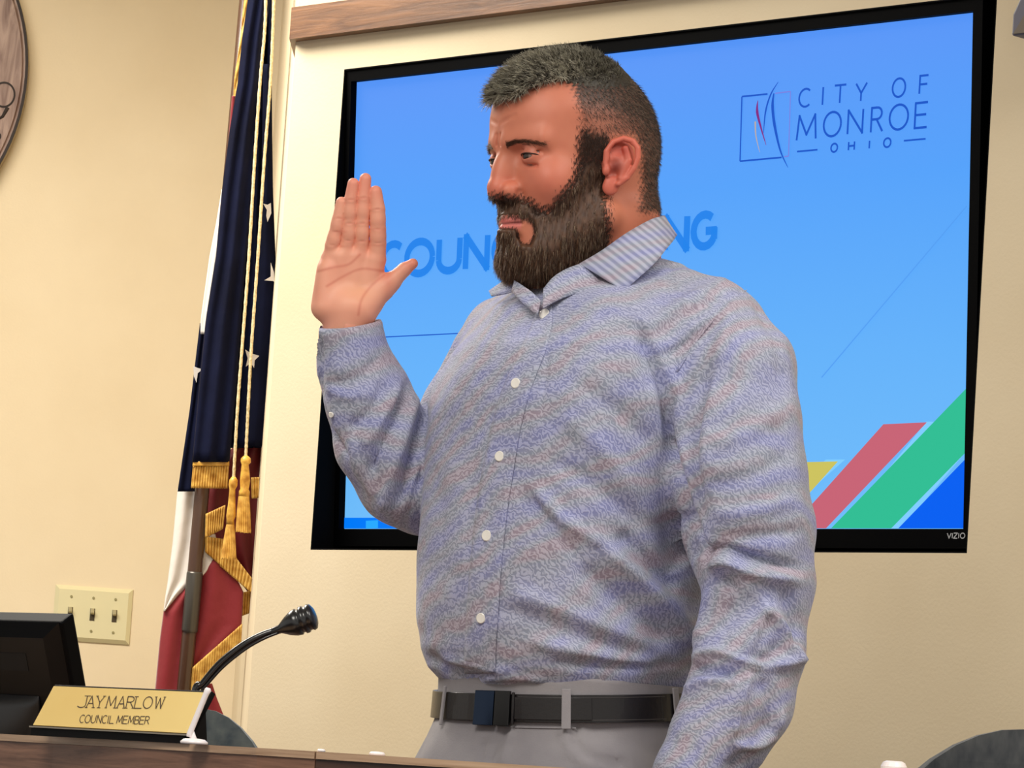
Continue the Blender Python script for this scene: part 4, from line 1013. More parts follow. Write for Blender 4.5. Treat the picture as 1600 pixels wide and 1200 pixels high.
hi = np.array([Q(1285, 700, 0)[0], Q(800, 800, 330)[1], Q(800, 395, 0)[2]])
lo = np.minimum(lo, [-9, DH-.40, .0]+np.array([9+lo[0], 0, lo[2]])); hi = np.maximum(hi, [hi[0], DH+.30, hi[2]])
sv, sf = nets(shirt_sdf, lo, hi, .0042, band=1.6)
# inner body: shrunken shirt form plus hips and legs
PEL = Q(895, 1150, 0)
def legs_sdf(p, grow=0.0):
    d = None
    for s_, fo in ((1, .015), (-1, -.01)):
        hp = np.array([PEL[0], PEL[1], .93])+BLv*s_*.088; kn = np.array([PEL[0], PEL[1], .50])+BLv*s_*.105+BF*.02; an = np.array([PEL[0], PEL[1], .09])+BLv*s_*.115-BF*.02
        c = smin(cap(p, hp, kn, .088+grow, .060+grow), cap(p, kn, an, .058+grow, .042+grow*1.4), .02); d = c if d is None else smin(d, c, .02)
    return d
inn = [(z, a, b_, c-.026, e-.026) for z, a, b_, c, e in TORSO]
def inner_sdf(p):
    d = loft(p, inn, 2.2)
    d = smin(d, smin(cap(p, Q(985, 455, -20), Q(1110, 540, -135), .034, .036), cap(p, Q(900, 470, 40), Q(790, 545, 165), .030, .042), .03), .03)
    d = smin(d, cap(p, Q(1145, 610, -170), ELn, .034, .032), .02); d = smin(d, cap(p, ELn, WRn, .034, .024), .015); d = smin(d, cap(p, WRn, wr+dn*.02, .025, .024), .01)
    d = smin(d, cap(p, Q(765, 560, 190), ELf, .040, .034), .02); d = smin(d, cap(p, ELf, WRf, .035, .022), .015)
    d = smin(d, cap(p, h2w([-.034, 0, -.15]), h2w([-.034, 0, -.24]), .050, .048), .01)
    d = smin(d, ell(p, (PEL[0], PEL[1], .99), (.145, .125, .12)), .03)
    d = smin(d, legs_sdf(p), .03)
    return d
iv_, if_ = nets(inner_sdf, (lo[0], lo[1], -.02), hi, .013, band=2.0, coarse=3)
add_body(iv_, if_, np.tile(lin((222, 146, 120)), (len(iv_), 1)))
skin_m = vcol_mat('skin', .47, sss=.12, spec=.38, bump=(900, .10, .0006))
person = mesh_obj('person', np.vstack(bodyV), np.concatenate(bodyF).astype(np.int64), skin_m, smooth=True, cols=np.vstack(bodyC), origin=BASE)
tag(person, 'bearded man in a pale blue grey shirt, right hand raised, palm toward the viewer', 'person')
# ---- eyes
for sgn in (1, -1):
    c = np.array([.0745, sgn*.0335, -.0005]); gaze = np.array([1, -.05, -.03]); gaze /= np.linalg.norm(gaze)
    n1, n2 = 20, 28; V = []; cols = []
    a1 = np.cross(gaze, [0, 0, 1]); a1 /= np.linalg.norm(a1); a2 = np.cross(a1, gaze)
    for i in range(n1+1):
        t = math.pi*i/n1
        for k in range(n2):
            ph = 2*math.pi*k/n2; rad = .0124+(.0006*math.exp(-(t/.45)**2))
            V.append(c+rad*(math.cos(t)*gaze+math.sin(t)*(math.cos(ph)*a1+math.sin(ph)*a2)))
            cols.append(lin((10, 8, 8)) if t < .2 else lin((62, 44, 32)) if t < .52 else lin((140, 112, 102)))
    F = [[i*n2+k, i*n2+(k+1) % n2, (i+1)*n2+(k+1) % n2, (i+1)*n2+k] for i in range(n1) for k in range(n2)]
    mesh_obj('eye', h2w(np.array(V)), F, vcol_mat('eyeball', .12, spec=.6), person, smooth=True, cols=np.array(cols))

# ---- hair and beard: a soft under-volume plus strands
def thick_obj(name, thick_fn, box_, h, col_m, parent):
    def f(p): return head_sdf(p)-thick_fn(p).astype(np.float32)
    V, F = nets(f, box_[0], box_[1], h, band=3.2)
    return V, F
def hair_thick(p):
    _, t, _ = masks(p); fr_ = smoothstep(.03, .085, p[:, 0]); bkf = .38+.62*smoothstep(-.09, .0, p[:, 0]); return -.004+t*(.0095*bkf+.0030*fr_+.0012*fn(p, 260))
hV, hF = thick_obj('hair', hair_thick, ((-.13, -.10, .035), (.135, .10, .155)), .0024, None, None)
def beard_thick(p):
    _, _, b_ = masks(p); lower = smoothstep(-.06, -.125, p[:, 2]); return -.0035+b_*smoothstep(.022, -.022, p[:, 2])*(.0046+.0075*lower+.0010*np.sin(p[:, 0]*640+p[:, 2]*120)*np.sin(p[:, 1]*700+1))
bV, bF = thick_obj('beard', beard_thick, ((-.06, -.09, -.185), (.135, .09, .03)), .0022, None, None)
def keep_outer(V, F, tol):
    return V, F
hc = np.tile(lin((62, 58, 50)), (len(hV), 1)); hc = mix(hc, .5+.5*fn(hV, 500), (98, 92, 80)); hc = mix(hc, smoothstep(.05, -.02, hV[:, 0])*.8, (50, 45, 40))
bc = np.tile(lin((66, 45, 34)), (len(bV), 1)); bc = mix(bc, .5+.5*fn(bV, 420), (98, 68, 50))
hair_m = vcol_mat('hair', .5, spec=.35)
hair_o = mesh_obj('hair', h2w(hV), hF, hair_m, person, smooth=True, cols=hc)
beard_o = mesh_obj('beard', h2w(bV), bF, hair_m, person, smooth=True, cols=bc)
def sample(V, F, w, n):
    nn = vnormals(V, F); fc = V[F].mean(1); fw = w[F].mean(1); ar = np.linalg.norm(np.cross(V[F[:, 1]]-V[F[:, 0]], V[F[:, 3]]-V[F[:, 0]]), axis=1); pr_ = fw*ar; pr_ = np.maximum(pr_, 0); pr_ /= pr_.sum()
    i = rng.choice(len(F), n, p=pr_); r1, r2 = rng.random((2, n)); q = F[i]
    pos = V[q[:, 0]]*((1-r1)*(1-r2))[:, None]+V[q[:, 1]]*(r1*(1-r2))[:, None]+V[q[:, 2]]*(r1*r2)[:, None]+V[q[:, 3]]*((1-r1)*r2)[:, None]
    return pos, nn[q[:, 0]]
def add_strands(name, pos, d, bend, L_, R_, cols, par):
    V, F, C = strands(pos, d, bend, L_, R_, cols); o = mesh_obj(name, h2w(V), F, hair_m, par, smooth=True, cols=C); o['kind'] = 'stuff'; return o
# crown hair
_, t_, _ = masks(hV); t_ = t_*(head_sdf(hV.astype(np.float32)) > .003)
pos, nn = sample(hV, hF, t_, 15000)
N = len(pos); frn = smoothstep(.02, .09, pos[:, 0])[:, None]
clx = np.stack([fn(pos, 420, k*2.1) for k in range(3)], 1)
dirn = nn*.75+np.array([.50, .12, .30])+frn*np.array([.15, .25, -.25])+clx*.55+rng.normal(0, .12, (N, 3))
cl_ = 1.6*fn(pos, 420, 2.5)+.7*fn(pos, 1100, 1); cols = lin((62, 57, 50))*np.ones((N, 3)); rr_ = rng.random(N)*.6+cl_*.4+.2; hi_ = rr_ > .48; cols[hi_] = lin((212, 206, 186)); cols[(rr_ > .28) & (rr_ <= .48)] = lin((134, 126, 110)); cols *= rng.uniform(.75, 1.15, (N, 1))*(.45+.55*smoothstep(-.03, .05, pos[:, 0]))[:, None]
add_strands('hair_strands', pos-nn*.0015, dirn, np.array([.15, .05, -.25])*np.ones((N, 3))+rng.normal(0, .1, (N, 3)), rng.uniform(.007, .014, N)*(.45+.55*smoothstep(-.06, .02, pos[:, 0])), rng.uniform(.00026, .00052, N), cols, hair_o)
# clipped sides
w_ = np.clip(hair-top, 0, 1)*(.4+.6*np.clip(fade, 0, 1))
pos, nn = sample(hv, hf, w_, 16000); N = len(pos)
dirn = nn*.35+np.array([-.45, 0, -.75])+rng.normal(0, .3, (N, 3)); cols = lin((62, 54, 48))*np.ones((N, 3)); rr_ = rng.random(N); cols[rr_ > .7] = lin((128, 108, 94)); cols *= rng.uniform(.7, 1.2, (N, 1))
lv = smoothstep(.0, .075, pos[:, 2])*.5+smoothstep(.02, -.06, pos[:, 0])*.3+.4
add_strands('clipped_hair', pos, dirn, np.zeros((N, 3)), rng.uniform(.0022, .0045, N)*(.6+lv), rng.uniform(.00014, .00024, N)*(.5+.7*lv), cols, hair_o)
# beard
_, _, b2_ = masks(bV); b2_ = b2_*(head_sdf(bV.astype(np.float32)) > .0008)
pos, nn = sample(bV, bF, b2_, 24000); N = len(pos); low = smoothstep(-.05, -.12, pos[:, 2])[:, None]; bk = smoothstep(.05, -.01, pos[:, 0])[:, None]; bcl = fn(pos*np.array([1, 1, .35]), 520, 1)[:, None]
dirn = nn*(.20+.02*low)+np.array([.10, 0, -1.0])+bk*np.array([.30, 0, 0])+bcl*np.array([.35, .3, 0])+rng.normal(0, .10, (N, 3)); dirn[:, 1] += np.sign(pos[:, 1])*.0
cols = lin((78, 53, 40))*np.ones((N, 3)); rr_ = rng.random(N); cols[rr_ > .5] = lin((116, 82, 58)); cols[rr_+.25*bcl[:, 0] > .84] = lin((168, 144, 120)); cols *= rng.uniform(.6, 1.15, (N, 1))
add_strands('beard_strands', pos-nn*.001, dirn, np.array([0, 0, -.1])*np.ones((N, 3)), rng.uniform(.004, .008, N)*(1+.8*low[:, 0]), rng.uniform(.0002, .0004, N), cols, beard_o)
# thin edge of beard and sideburn straight on the skin
edge_w = np.clip(beard, 0, 1)*(1-np.clip(beard, 0, 1))*4+beard*.3*(hv[:, 2] > -.03)
edge_w = edge_w+beard*.8*smoothstep(-.03, .015, hv[:, 2])
pos, nn = sample(hv, hf, edge_w, 12000); N = len(pos)
dirn = nn*.3+np.array([.15, 0, -1.0])+rng.normal(0, .2, (N, 3)); cols = lin((70, 48, 38))*np.ones((N, 3))*rng.uniform(.6, 1.4, (N, 1))
add_strands('beard_edge', pos, dirn, np.zeros((N, 3)), rng.uniform(.003, .006, N), rng.uniform(.00014, .00028, N), cols, beard_o)
# eyebrows and lashes
for sgn in (1, -1):
    N = 420; t = rng.random(N)**1.3; arch = np.stack([.0985-.004*t-.020*t*t, sgn*(.014+.042*t), .0125+.0040*np.sin(t*2.2)-.0050*t], 1); arch[:, 2] += rng.normal(0, .0021, N)*(1-.5*t)
    p_ = arch.astype(np.float32); p_[:, 1] = np.abs(p_[:, 1])
    for _ in range(6):
        d = head_sdf(p_.copy()); e_ = 1e-3; g = np.stack([head_sdf(p_+np.eye(3, dtype=np.float32)[k]*e_)-d for k in range(3)], 1)/e_; p_ = p_-(d[:, None]*g/(np.linalg.norm(g, axis=1)[:, None]**2+1e-6)).astype(np.float32)
    p_ = p_.astype(float); g = g/(np.linalg.norm(g, axis=1)[:, None]); p_[:, 1] *= sgn; g[:, 1] *= sgn
    dirn = g*.25+np.stack([-.3-.2*t, sgn*(.7+.2*t), .35-.6*t], 1)+rng.normal(0, .15, (N, 3))
    V, F, C = strands(p_, dirn, np.zeros((N, 3)), rng.uniform(.004, .008, N), rng.uniform(.00016, .0003, N), lin((96, 66, 50))*rng.uniform(.6, 1.3, (N, 1)))
    mesh_obj('eyebrow', h2w(V), F, hair_m, person, smooth=True, cols=C)['kind'] = 'stuff'

for sgn in (1, -1):
    V = []; ec = np.array([.0745, .0335, -.0005])
    pts = []
    for t in np.linspace(-1, 1, 15):
        yy = t*.0132; zz_ = .0034*math.sqrt(max(0, 1-t*t))-.0008; yv = yy+.001
        xx = math.sqrt(max(.0138**2-yv**2-zz_**2, 1e-9)); pts.append(ec+np.array([xx+.0004, yv, zz_]))
    pts = np.array(pts); pts[:, 1] *= sgn
    V, F = tube(h2w(pts), np.array([.0002]+[.00075]*13+[.0002]), 6); mesh_obj('lash_line', V, F, mat('lash', (40, 24, 20), .6), person, smooth=True)
# ---- shirt: folds pressed into the surface
FOLDS = [
 ([(1004, 512), (1012, 545), (1036, 610), (1048, 690), (1064, 770), (1086, 848), (1108, 884)], 8, -.0075),
 ([(1000, 520), (1003, 560), (1022, 610)], 9, -.004), ([(985, 505), (1000, 500), (1012, 512)], 8, .003),
 ([(1018, 530), (1070, 492), (1128, 462)], 6, -.0024), ([(1012, 512), (1060, 476), (1105, 452)], 7, .0024), ([(1040, 548), (1090, 508), (1140, 482)], 6, .0018),
 ([(1030, 560), (1075, 535), (1120, 500)], 6, -.0022), ([(1040, 415), (1090, 412), (1130, 425)], 6, -.0024), ([(1045, 432), (1100, 428), (1140, 440)], 7, .0020),
 ([(940, 850), (1000, 903), (1055, 962), (1084, 1016)], 17, .0075), ([(905, 885), (975, 945), (1050, 1008)], 16, -.0050), ([(965, 830), (1010, 880), (1060, 925)], 14, -.0055),
 ([(1050, 800), (1060, 850), (1080, 880)], 26, -.0080), ([(835, 762), (880, 812), (945, 850)], 10, .0035), ([(822, 775), (860, 820), (900, 870)], 9, -.0035),
 ([(880, 650), (940, 700), (1000, 780)], 16, .0022), ([(900, 600), (960, 640), (1020, 700)], 16, -.0022), ([(860, 720), (930, 760), (1010, 830)], 14, -.0024),
 ([(690, 700), (720, 800), (720, 900)], 22, .0020), ([(700, 640), (690, 720), (684, 800)], 14, -.0016),
 ([(780, 950), (880, 985), (1000, 1030)], 12, -.0028), ([(800, 925), (900, 960), (1030, 1012)], 12, .0028), ([(820, 1000), (920, 1020), (1040, 1040)], 9, .0030), ([(860, 1035), (960, 1042), (1060, 1036)], 7, -.0028),
 ([(668, 1020), (700, 1045), (760, 1060)], 8, -.0030), ([(690, 1030), (740, 1040), (800, 1050)], 6, .0020), ([(750, 1062), (800, 1058), (850, 1064)], 5, .0022),
 ([(735, 470), (715, 520), (690, 590), (672, 640)], 12, -.0026), ([(795, 470), (760, 540), (730, 620)], 22, .0020),
 ([(640, 596), (612, 660), (588, 712), (580, 740)], 7, -.0062), ([(652, 612), (632, 680), (606, 760), (598, 800)], 8, .0040), ([(664, 640), (646, 710), (622, 790)], 7, -.0062),
 ([(660, 700), (648, 750), (636, 822)], 7, .0035), ([(655, 740), (640, 790), (632, 826)], 5, -.0040), ([(628, 602), (600, 652), (566, 700)], 9, .0036), ([(604, 596), (580, 640), (545, 672)], 8, -.0032),
 ([(590, 560), (560, 590), (520, 600)], 8, -.0020), ([(512, 600), (540, 620), (580, 612)], 7, .0020), ([(548, 680), (560, 730), (590, 780)], 8, .0026), ([(530, 560), (520, 620), (530, 680)], 10, .0018),
 ([(499, 520), (500, 570), (503, 630), (522, 680), (545, 712)], 4, -.0045),
 ([(1096, 866), (1130, 858), (1175, 872), (1245, 888)], 8, -.0060), ([(1104, 888), (1132, 876), (1180, 896), (1250, 908)], 8, .0060),
 ([(1196, 946), (1225, 985), (1252, 1040)], 8, .0055), ([(1198, 946), (1180, 990), (1162, 1028)], 6, .0055), ([(1180, 930), (1150, 960), (1120, 985)], 12, -.0036), ([(1215, 1000), (1205, 1030), (1180, 1030)], 10, -.0050),
 ([(1084, 1030), (1120, 1018), (1165, 1036), (1215, 1038), (1250, 1030)], 7, .0056), ([(1078, 1046), (1110, 1048), (1150, 1056)], 8, -.0056), ([(1070, 1080), (1100, 1062), (1150, 1066)], 7, .0030),
 ([(1172, 1052), (1158, 1100), (1146, 1152)], 6, .0055), ([(1186, 1060), (1205, 1100), (1196, 1150)], 14, -.0052), ([(1146, 1160), (1175, 1168), (1205, 1150), (1225, 1110)], 7, .0045), ([(1180, 1175), (1150, 1190), (1140, 1200)], 8, -.0040),
 ([(1225, 920), (1240, 980), (1238, 1010)], 10, -.0040), ([(1110, 920), (1100, 960), (1096, 1000)], 9, .0030), ([(1128, 900), (1150, 930), (1130, 960)], 10, -.0040),
 ([(1150, 470), (1122, 560), (1108, 640), (1098, 740)], 12, .0036), ([(1120, 560), (1092, 640), (1086, 720), (1098, 830)], 9, -.0046), ([(1058, 590), (1060, 660), (1076, 740)], 10, .0030),
 ([(1110, 690), (1160, 680), (1220, 640)], 14, .0026), ([(1105, 760), (1170, 745), (1230, 710)], 14, -.0022), ([(1110, 800), (1170, 800), (1240, 780)], 13, .0026), ([(1110, 840), (1180, 838), (1250, 830)], 10, -.0026),
 ([(1205, 500), (1228, 600), (1240, 720), (1250, 830)], 14, .0026), ([(1180, 470), (1210, 530), (1220, 600)], 8, -.0026),
 ([(1168, 448), (1130, 478), (1085, 530), (1048, 590)], 2.6, -.0016), ([(858, 545), (850, 600), (846, 650)], 2.2, -.0010),
]
sn_ = vnormals(sv, sf); spx = px(sv); vdir = EYE-sv; vdir /= np.linalg.norm(vdir, axis=1)[:, None]
fac = smoothstep(-.15, .35, (sn_*vdir).sum(1))
disp = np.zeros(len(sv))
armw = np.ones(len(sv))
for pl, w_, a_ in FOLDS:
    pl = np.array(smooth_poly([(x, y, 0) for x, y in pl], 4))[:, :2]; b0 = pl.min(0)-w_*3; b1 = pl.max(0)+w_*3
    k = np.where((spx[:, 0] > b0[0]) & (spx[:, 0] < b1[0]) & (spx[:, 1] > b0[1]) & (spx[:, 1] < b1[1]) & (fac > 0))[0]
    if len(k) == 0: continue
    dd, tt = line_d(spx[k, :2], pl); en = np.clip(np.minimum(tt, 1-tt)*5+.25, 0, 1)
    g = np.exp(-(dd/w_)**2)
    disp[k] += 1.85*a_*en*g*fac[k]
wv = np.sin(spx[:, 0]*.045+spx[:, 1]*.020+2*np.sin(spx[:, 1]*.013))*np.sin(spx[:, 1]*.03+1.7*np.sin(spx[:, 0]*.011))
disp += .0011*wv+.0006*fn(sv, 90, 1)
sv2 = sv+sn_*disp[:, None]
shirt_m = bpy.data.materials.new('shirt_fabric'); shirt_m.use_nodes = True; nt = shirt_m.node_tree; b = nt.nodes['Principled BSDF']
b.inputs['Roughness'].default_value = .82; b.inputs['Specular IOR Level'].default_value = .22; b.inputs['Sheen Weight'].default_value = .15
tc = nt.nodes.new('ShaderNodeTexCoord')
wav = nt.nodes.new('ShaderNodeTexWave'); wav.inputs['Scale'].default_value = 105; wav.inputs['Distortion'].default_value = 9; wav.inputs['Detail'].default_value = 1.0; wav.inputs['Detail Scale'].default_value = 1.6; wav.bands_direction = 'DIAGONAL'
nt.links.new(tc.outputs['Object'], wav.inputs['Vector'])
fr2 = nt.nodes.new('ShaderNodeValToRGB'); fr2.color_ramp.elements[0].position = .2; fr2.color_ramp.elements[1].position = .8
fr2.color_ramp.elements[0].color = L4((130, 133, 162)); fr2.color_ramp.elements[1].color = L4((186, 188, 212)); nt.links.new(wav.outputs['Fac'], fr2.inputs[0])
n1 = nt.nodes.new('ShaderNodeTexNoise'); n1.inputs['Scale'].default_value = 13; n1.inputs['Detail'].default_value = 2; n1.inputs['Distortion'].default_value = 1.0
mp = nt.nodes.new('ShaderNodeMapping'); mp.inputs['Scale'].default_value = (1, 1, 2.2); nt.links.new(tc.outputs['Object'], mp.inputs[0]); nt.links.new(mp.outputs[0], n1.inputs['Vector'])
r3 = nt.nodes.new('ShaderNodeValToRGB'); e3 = r3.color_ramp.elements; e3[0].position = .26; e3[0].color = L4((146, 154, 222)); e3[1].position = .74; e3[1].color = L4((200, 166, 158))
q_ = e3.new(.44); q_.color = L4((176, 182, 206)); q_ = e3.new(.58); q_.color = L4((172, 184, 186)); 
wv2 = nt.nodes.new('ShaderNodeTexWave'); wv2.inputs['Scale'].default_value = 8.5; wv2.inputs['Distortion'].default_value = 13; wv2.inputs['Detail'].default_value = 2; wv2.inputs['Detail Scale'].default_value = .6; wv2.bands_direction = 'Z'
mp3 = nt.nodes.new('ShaderNodeMapping'); mp3.inputs['Rotation'].default_value = (.3, .45, 0); nt.links.new(tc.outputs['Object'], mp3.inputs[0]); nt.links.new(mp3.outputs[0], wv2.inputs['Vector'])
mm3 = nt.nodes.new('ShaderNodeMixRGB'); mm3.inputs[0].default_value = .38; nt.links.new(n1.outputs['Fac'], mm3.inputs[1]); nt.links.new(wv2.outputs['Fac'], mm3.inputs[2]); nt.links.new(mm3.outputs[0], r3.inputs[0])
mx = nt.nodes.new('ShaderNodeMixRGB'); mx.blend_type = 'MIX'; mx.inputs[0].default_value = .33; nt.links.new(fr2.outputs[0], mx.inputs[1]); nt.links.new(r3.outputs[0], mx.inputs[2]); nt.links.new(mx.outputs[0], b.inputs['Base Color'])
bp = nt.nodes.new('ShaderNodeBump'); bp.inputs['Strength'].default_value = .25; bp.inputs['Distance'].default_value = .0008; nt.links.new(wav.outputs['Fac'], bp.inputs['Height']); nt.links.new(bp.outputs[0], b.inputs['Normal'])
shirt = mesh_obj('shirt', sv2, sf, shirt_m, person, smooth=True)
tri = np.concatenate([sf[:, [0, 1, 2]], sf[:, [0, 2, 3]]])
bvh = BVHTree.FromPolygons([tuple(x) for x in sv2], [tuple(int(i) for i in f) for f in tri])
def cast(u, v, off=.0):
    d = P(u, v, 1.0)-EYE; d /= np.linalg.norm(d); h_, n_, _, _ = bvh.ray_cast(Vector(EYE), Vector(d))
    if h_ is None: return None, None
    return np.array(h_), np.array(n_)
def surf_ribbon(name, pl, wl, wr_, m, off=.0014, par=shirt, nacross=5, sol=.0012, k=6):
    pl = np.array(smooth_poly([(x, y, 0) for x, y in pl], k))[:, :2]; T = np.gradient(pl, axis=0); T /= np.linalg.norm(T, axis=1)[:, None]; N = np.stack([-T[:, 1], T[:, 0]], 1)
    L_ = np.interp(np.linspace(0, 1, len(pl)), np.linspace(0, 1, len(wl)), wl); R_ = np.interp(np.linspace(0, 1, len(pl)), np.linspace(0, 1, len(wr_)), wr_)
    pts = np.zeros((len(pl), nacross, 3)); last = None
    for i in range(len(pl)):
        for j in range(nacross):
            s_ = -R_[i]+(L_[i]+R_[i])*j/(nacross-1); q = pl[i]+N[i]*s_
            h_, n_ = cast(q[0], q[1])
            if h_ is None: h_ = last if last is not None else Q(q[0], q[1], -150)
            last = h_; pts[i, j] = h_+(EYE-h_)/np.linalg.norm(EYE-h_)*off
    for _ in range(3): pts[1:-1] = (pts[:-2]+2*pts[1:-1]+pts[2:])/4
    na = nacross; F = [[i*na+j, (i+1)*na+j, (i+1)*na+j+1, i*na+j+1] for i in range(len(pl)-1) for j in range(na-1)]
    return mesh_obj(name, pts.reshape(-1, 3), F, m, par, smooth=True, solid=sol)
surf_ribbon('placket', [(851, 476), (848, 500), (832, 545), (808, 600), (790, 660), (780, 713), (769, 775), (761, 837), (755, 900), (751, 965), (748, 1010), (748, 1052)], [10, 16, 20, 22, 22, 22, 22], [10, 20, 24, 26, 27, 27, 26], shirt_m, .0016, nacross=7)
surf_ribbon('shoulder_seam', [(1166, 452), (1130, 482), (1088, 532), (1058, 580)], [1.5, 1.5], [1.5, 1.5], shirt_m, .0010, nacross=2)
btn = mat('button_pearl', (240, 236, 228), .25, coat=.6); thr = mat('button_thread', (150, 150, 165), .8)
def button(u, v, r_px=8.5):
    h_, n_ = cast(u, v); n_ = n_/np.linalg.norm(n_); n_ = n_ if n_@(EYE-h_) > 0 else -n_
    vd = (EYE-h_)/np.linalg.norm(EYE-h_); n_ = n_*.6+vd*.4; n_ /= np.linalg.norm(n_); r_ = r_px*PS; c = h_+vd*.0024
    V, F = tube([c, c+n_*.0012, c+n_*.0018, c+n_*.0012+n_*.0002, c+n_*.0010], [r_, r_, r_*.86, r_*.74, .0002], 24); o = mesh_obj('button', V, F, btn, shirt)
    a_ = np.cross(n_, ZZ); a_ /= np.linalg.norm(a_); V, F = boxw(c+n_*.0016, a_*.0036, np.cross(n_, a_)*.0008, n_*.0008); V2_, F2_ = boxw(c+n_*.0016, a_*.0008, np.cross(n_, a_)*.0036, n_*.0008)
for u, v, r_ in ((851, 491, 8.5), (806, 599, 8), (781, 713, 8), (761, 837, 8.5), (752, 966, 8)): button(u, v, r_)
button(518, 648, 4.5)
# ---- collar: fold line and outer line run right round the neck
cm_ = shirt_m.copy(); cm_.name = 'collar_fabric'; w2 = [n for n in cm_.node_tree.nodes if n.type == 'TEX_WAVE'][0]; w2.inputs['Distortion'].default_value = .8; w2.inputs['Scale'].default_value = 44; w2.bands_direction = 'X'
mpc = cm_.node_tree.nodes.new('ShaderNodeMapping'); mpc.inputs['Rotation'].default_value = (0, math.radians(-38), math.radians(10)); tcc = [n for n in cm_.node_tree.nodes if n.type == 'TEX_COORD'][0]
cm_.node_tree.links.new(tcc.outputs['Object'], mpc.inputs[0]); cm_.node_tree.links.new(mpc.outputs[0], w2.inputs['Vector'])
w2.bands_direction = 'Z'
def qs(l): return smooth_poly([Q(*a) for a in l], 8)
topl = qs([(906, 412, -102), (940, 392, -104), (980, 364, -92), (1018, 343, -60), (1037, 338, -5), (1030, 338, 60), (985, 345, 112), (925, 365, 120), (870, 398, 100), (830, 424, 60), (806, 434, 15)])
botl = qs([(974, 455, -150), (1000, 432, -146), (1024, 410, -130), (1042, 388, -100), (1054, 372, -15), (1052, 366, 70), (1000, 372, 140), (925, 392, 155), (852, 420, 138), (800, 438, 60), (786, 446, 25)])
def strip3(name, a, b_, m, par, n=6, bulge=0, sol=.0016, inner=None):
    V = []; na = len(a)
    for i in range(na):
        for j in range(n):
            t = j/(n-1); q = a[i]*(1-t)+b_[i]*t; V.append(q+(EYE-q)/np.linalg.norm(EYE-q)*bulge*math.sin(math.pi*t))
    F = [[i*n+j, i*n+j+1, (i+1)*n+j+1, (i+1)*n+j] for i in range(na-1) for j in range(n-1)]
    return mesh_obj(name, np.array(V), F, m, par, smooth=True, solid=sol)
strip3('collar', topl, botl, cm_, shirt, 8, .003)
# stand inside the fold, joining the neckline to the fold line
nl = [Q(880, 452, -118), Q(930, 436, -108), Q(985, 405, -92), Q(1018, 385, -60), Q(1030, 372, -5), Q(1022, 372, 60), Q(980, 380, 100), Q(925, 398, 108), Q(870, 428, 88), Q(835, 452, 60), Q(825, 470, 15)]
strip3('collar_stand', topl, smooth_poly(nl, 8), shirt_m, shirt, 4)
a_ = qs([(908, 412, -103), (884, 421, -110), (864, 434, -116), (849, 452, -120)]); b2q = qs([(938, 440, -122), (905, 456, -132), (874, 468, -137), (848, 482, -140)])
strip3('collar_stand', a_, b2q, shirt_m, shirt, 5)
a_ = qs([(804, 438, -70), (818, 447, -95), (832, 457, -115), (845, 470, -130)]); b2q = qs([(800, 455, -70), (811, 468, -102), (824, 480, -126), (840, 492, -140)])
strip3('collar_stand', a_, b2q, shirt_m, shirt, 5)

a_ = qs([(803, 432, -15), (786, 440, 0), (764, 455, 15)]); b2q = qs([(812, 447, -60), (797, 457, -45), (768, 463, -10)])
strip3('collar', a_, b2q, shirt_m, shirt, 5, .002)

# ---- trousers, belt
TRS = [ring(1052, 694, 1080, .86), ring(1080, 693, 1080, .86), ring(1120, 690, 1084, .86), ring(1150, 677, 1092, .86), ring(1190, 656, 1100, .86), ring(1250, 646, 1108, .84), ring(1330, 650, 1104, .8)]
def trs_sdf(p):
    d = loft(p, TRS, 2.3, HEM_T, 9.0)
    d = smin(d, legs_sdf(p, .020), .03)
    d = smax(d, (.03-p[:, 2]), .004)
    q = px(p.astype(float)); 
    return d
lo2 = np.array([PEL[0]-.26, PEL[1]-.26, .0]); hi2 = np.array([PEL[0]+.26, PEL[1]+.26, 1.14])
tv_, tf_ = nets(trs_sdf, lo2, hi2, .006, band=1.7)
tn_ = vnormals(tv_, tf_); tp = px(tv_); vd = EYE-tv_; vd /= np.linalg.norm(vd, axis=1)[:, None]; fa = smoothstep(-.1, .3, (tn_*vd).sum(1)); dsp = np.zeros(len(tv_))
for pl, w_, a_ in [([(905, 1128), (898, 1148), (905, 1170), (930, 1186), (975, 1192)], 4, -.004), ([(890, 1130), (884, 1150), (890, 1175), (915, 1195)], 6, .0026), ([(790, 1140), (775, 1160), (765, 1190)], 5, -.0035), ([(800, 1145), (792, 1165), (785, 1195)], 5, .003), ([(757, 1160), (752, 1190)], 4, -.0025), ([(930, 1140), (1000, 1160), (1040, 1190)], 20, -.004), ([(690, 1130), (680, 1160), (668, 1190)], 12, .003)]:
    dd, tt = line_d(tp[:, :2], pl); dsp += a_*np.exp(-(dd/w_)**2)*fa
tv_ = tv_+tn_*dsp[:, None]
trm = mat('trouser_cloth', (140, 136, 142), .85, noise=((130, 126, 132), 14, (152, 148, 152)), bump=(500, .25, .0008), sheen=.1)
trs = mesh_obj('trousers', tv_, tf_, trm, person, smooth=True)
RT = np.array(sorted(TRS))
def waist(v, phi, grow):
    z0 = Q(880, v, 0)[2]; g = [np.interp(z0, RT[:, 0], RT[:, k]) for k in range(1, 5)]
    c, s_ = math.cos(phi), math.sin(phi); l = math.copysign(abs(c)**(2/2.3), c)*(g[2]+grow); f = math.copysign(abs(s_)**(2/2.3), s_)*(g[3]+grow)
    return np.array([g[0], g[1], z0])+BLv*l+BF*f-ZZ*HEM_T*f
def phi_at(u, v, grow=.005):
    best = min((abs(px(waist(v, t, grow))[0]-u)+ (0 if (waist(v, t, grow)-BASE)[1] < .1 and (waist(v,t,grow)@BF-np.array([BASE[0],BASE[1],0])@BF) > -.08 else 500), t) for t in np.linspace(-.6, 3.6, 400)); return best[1]
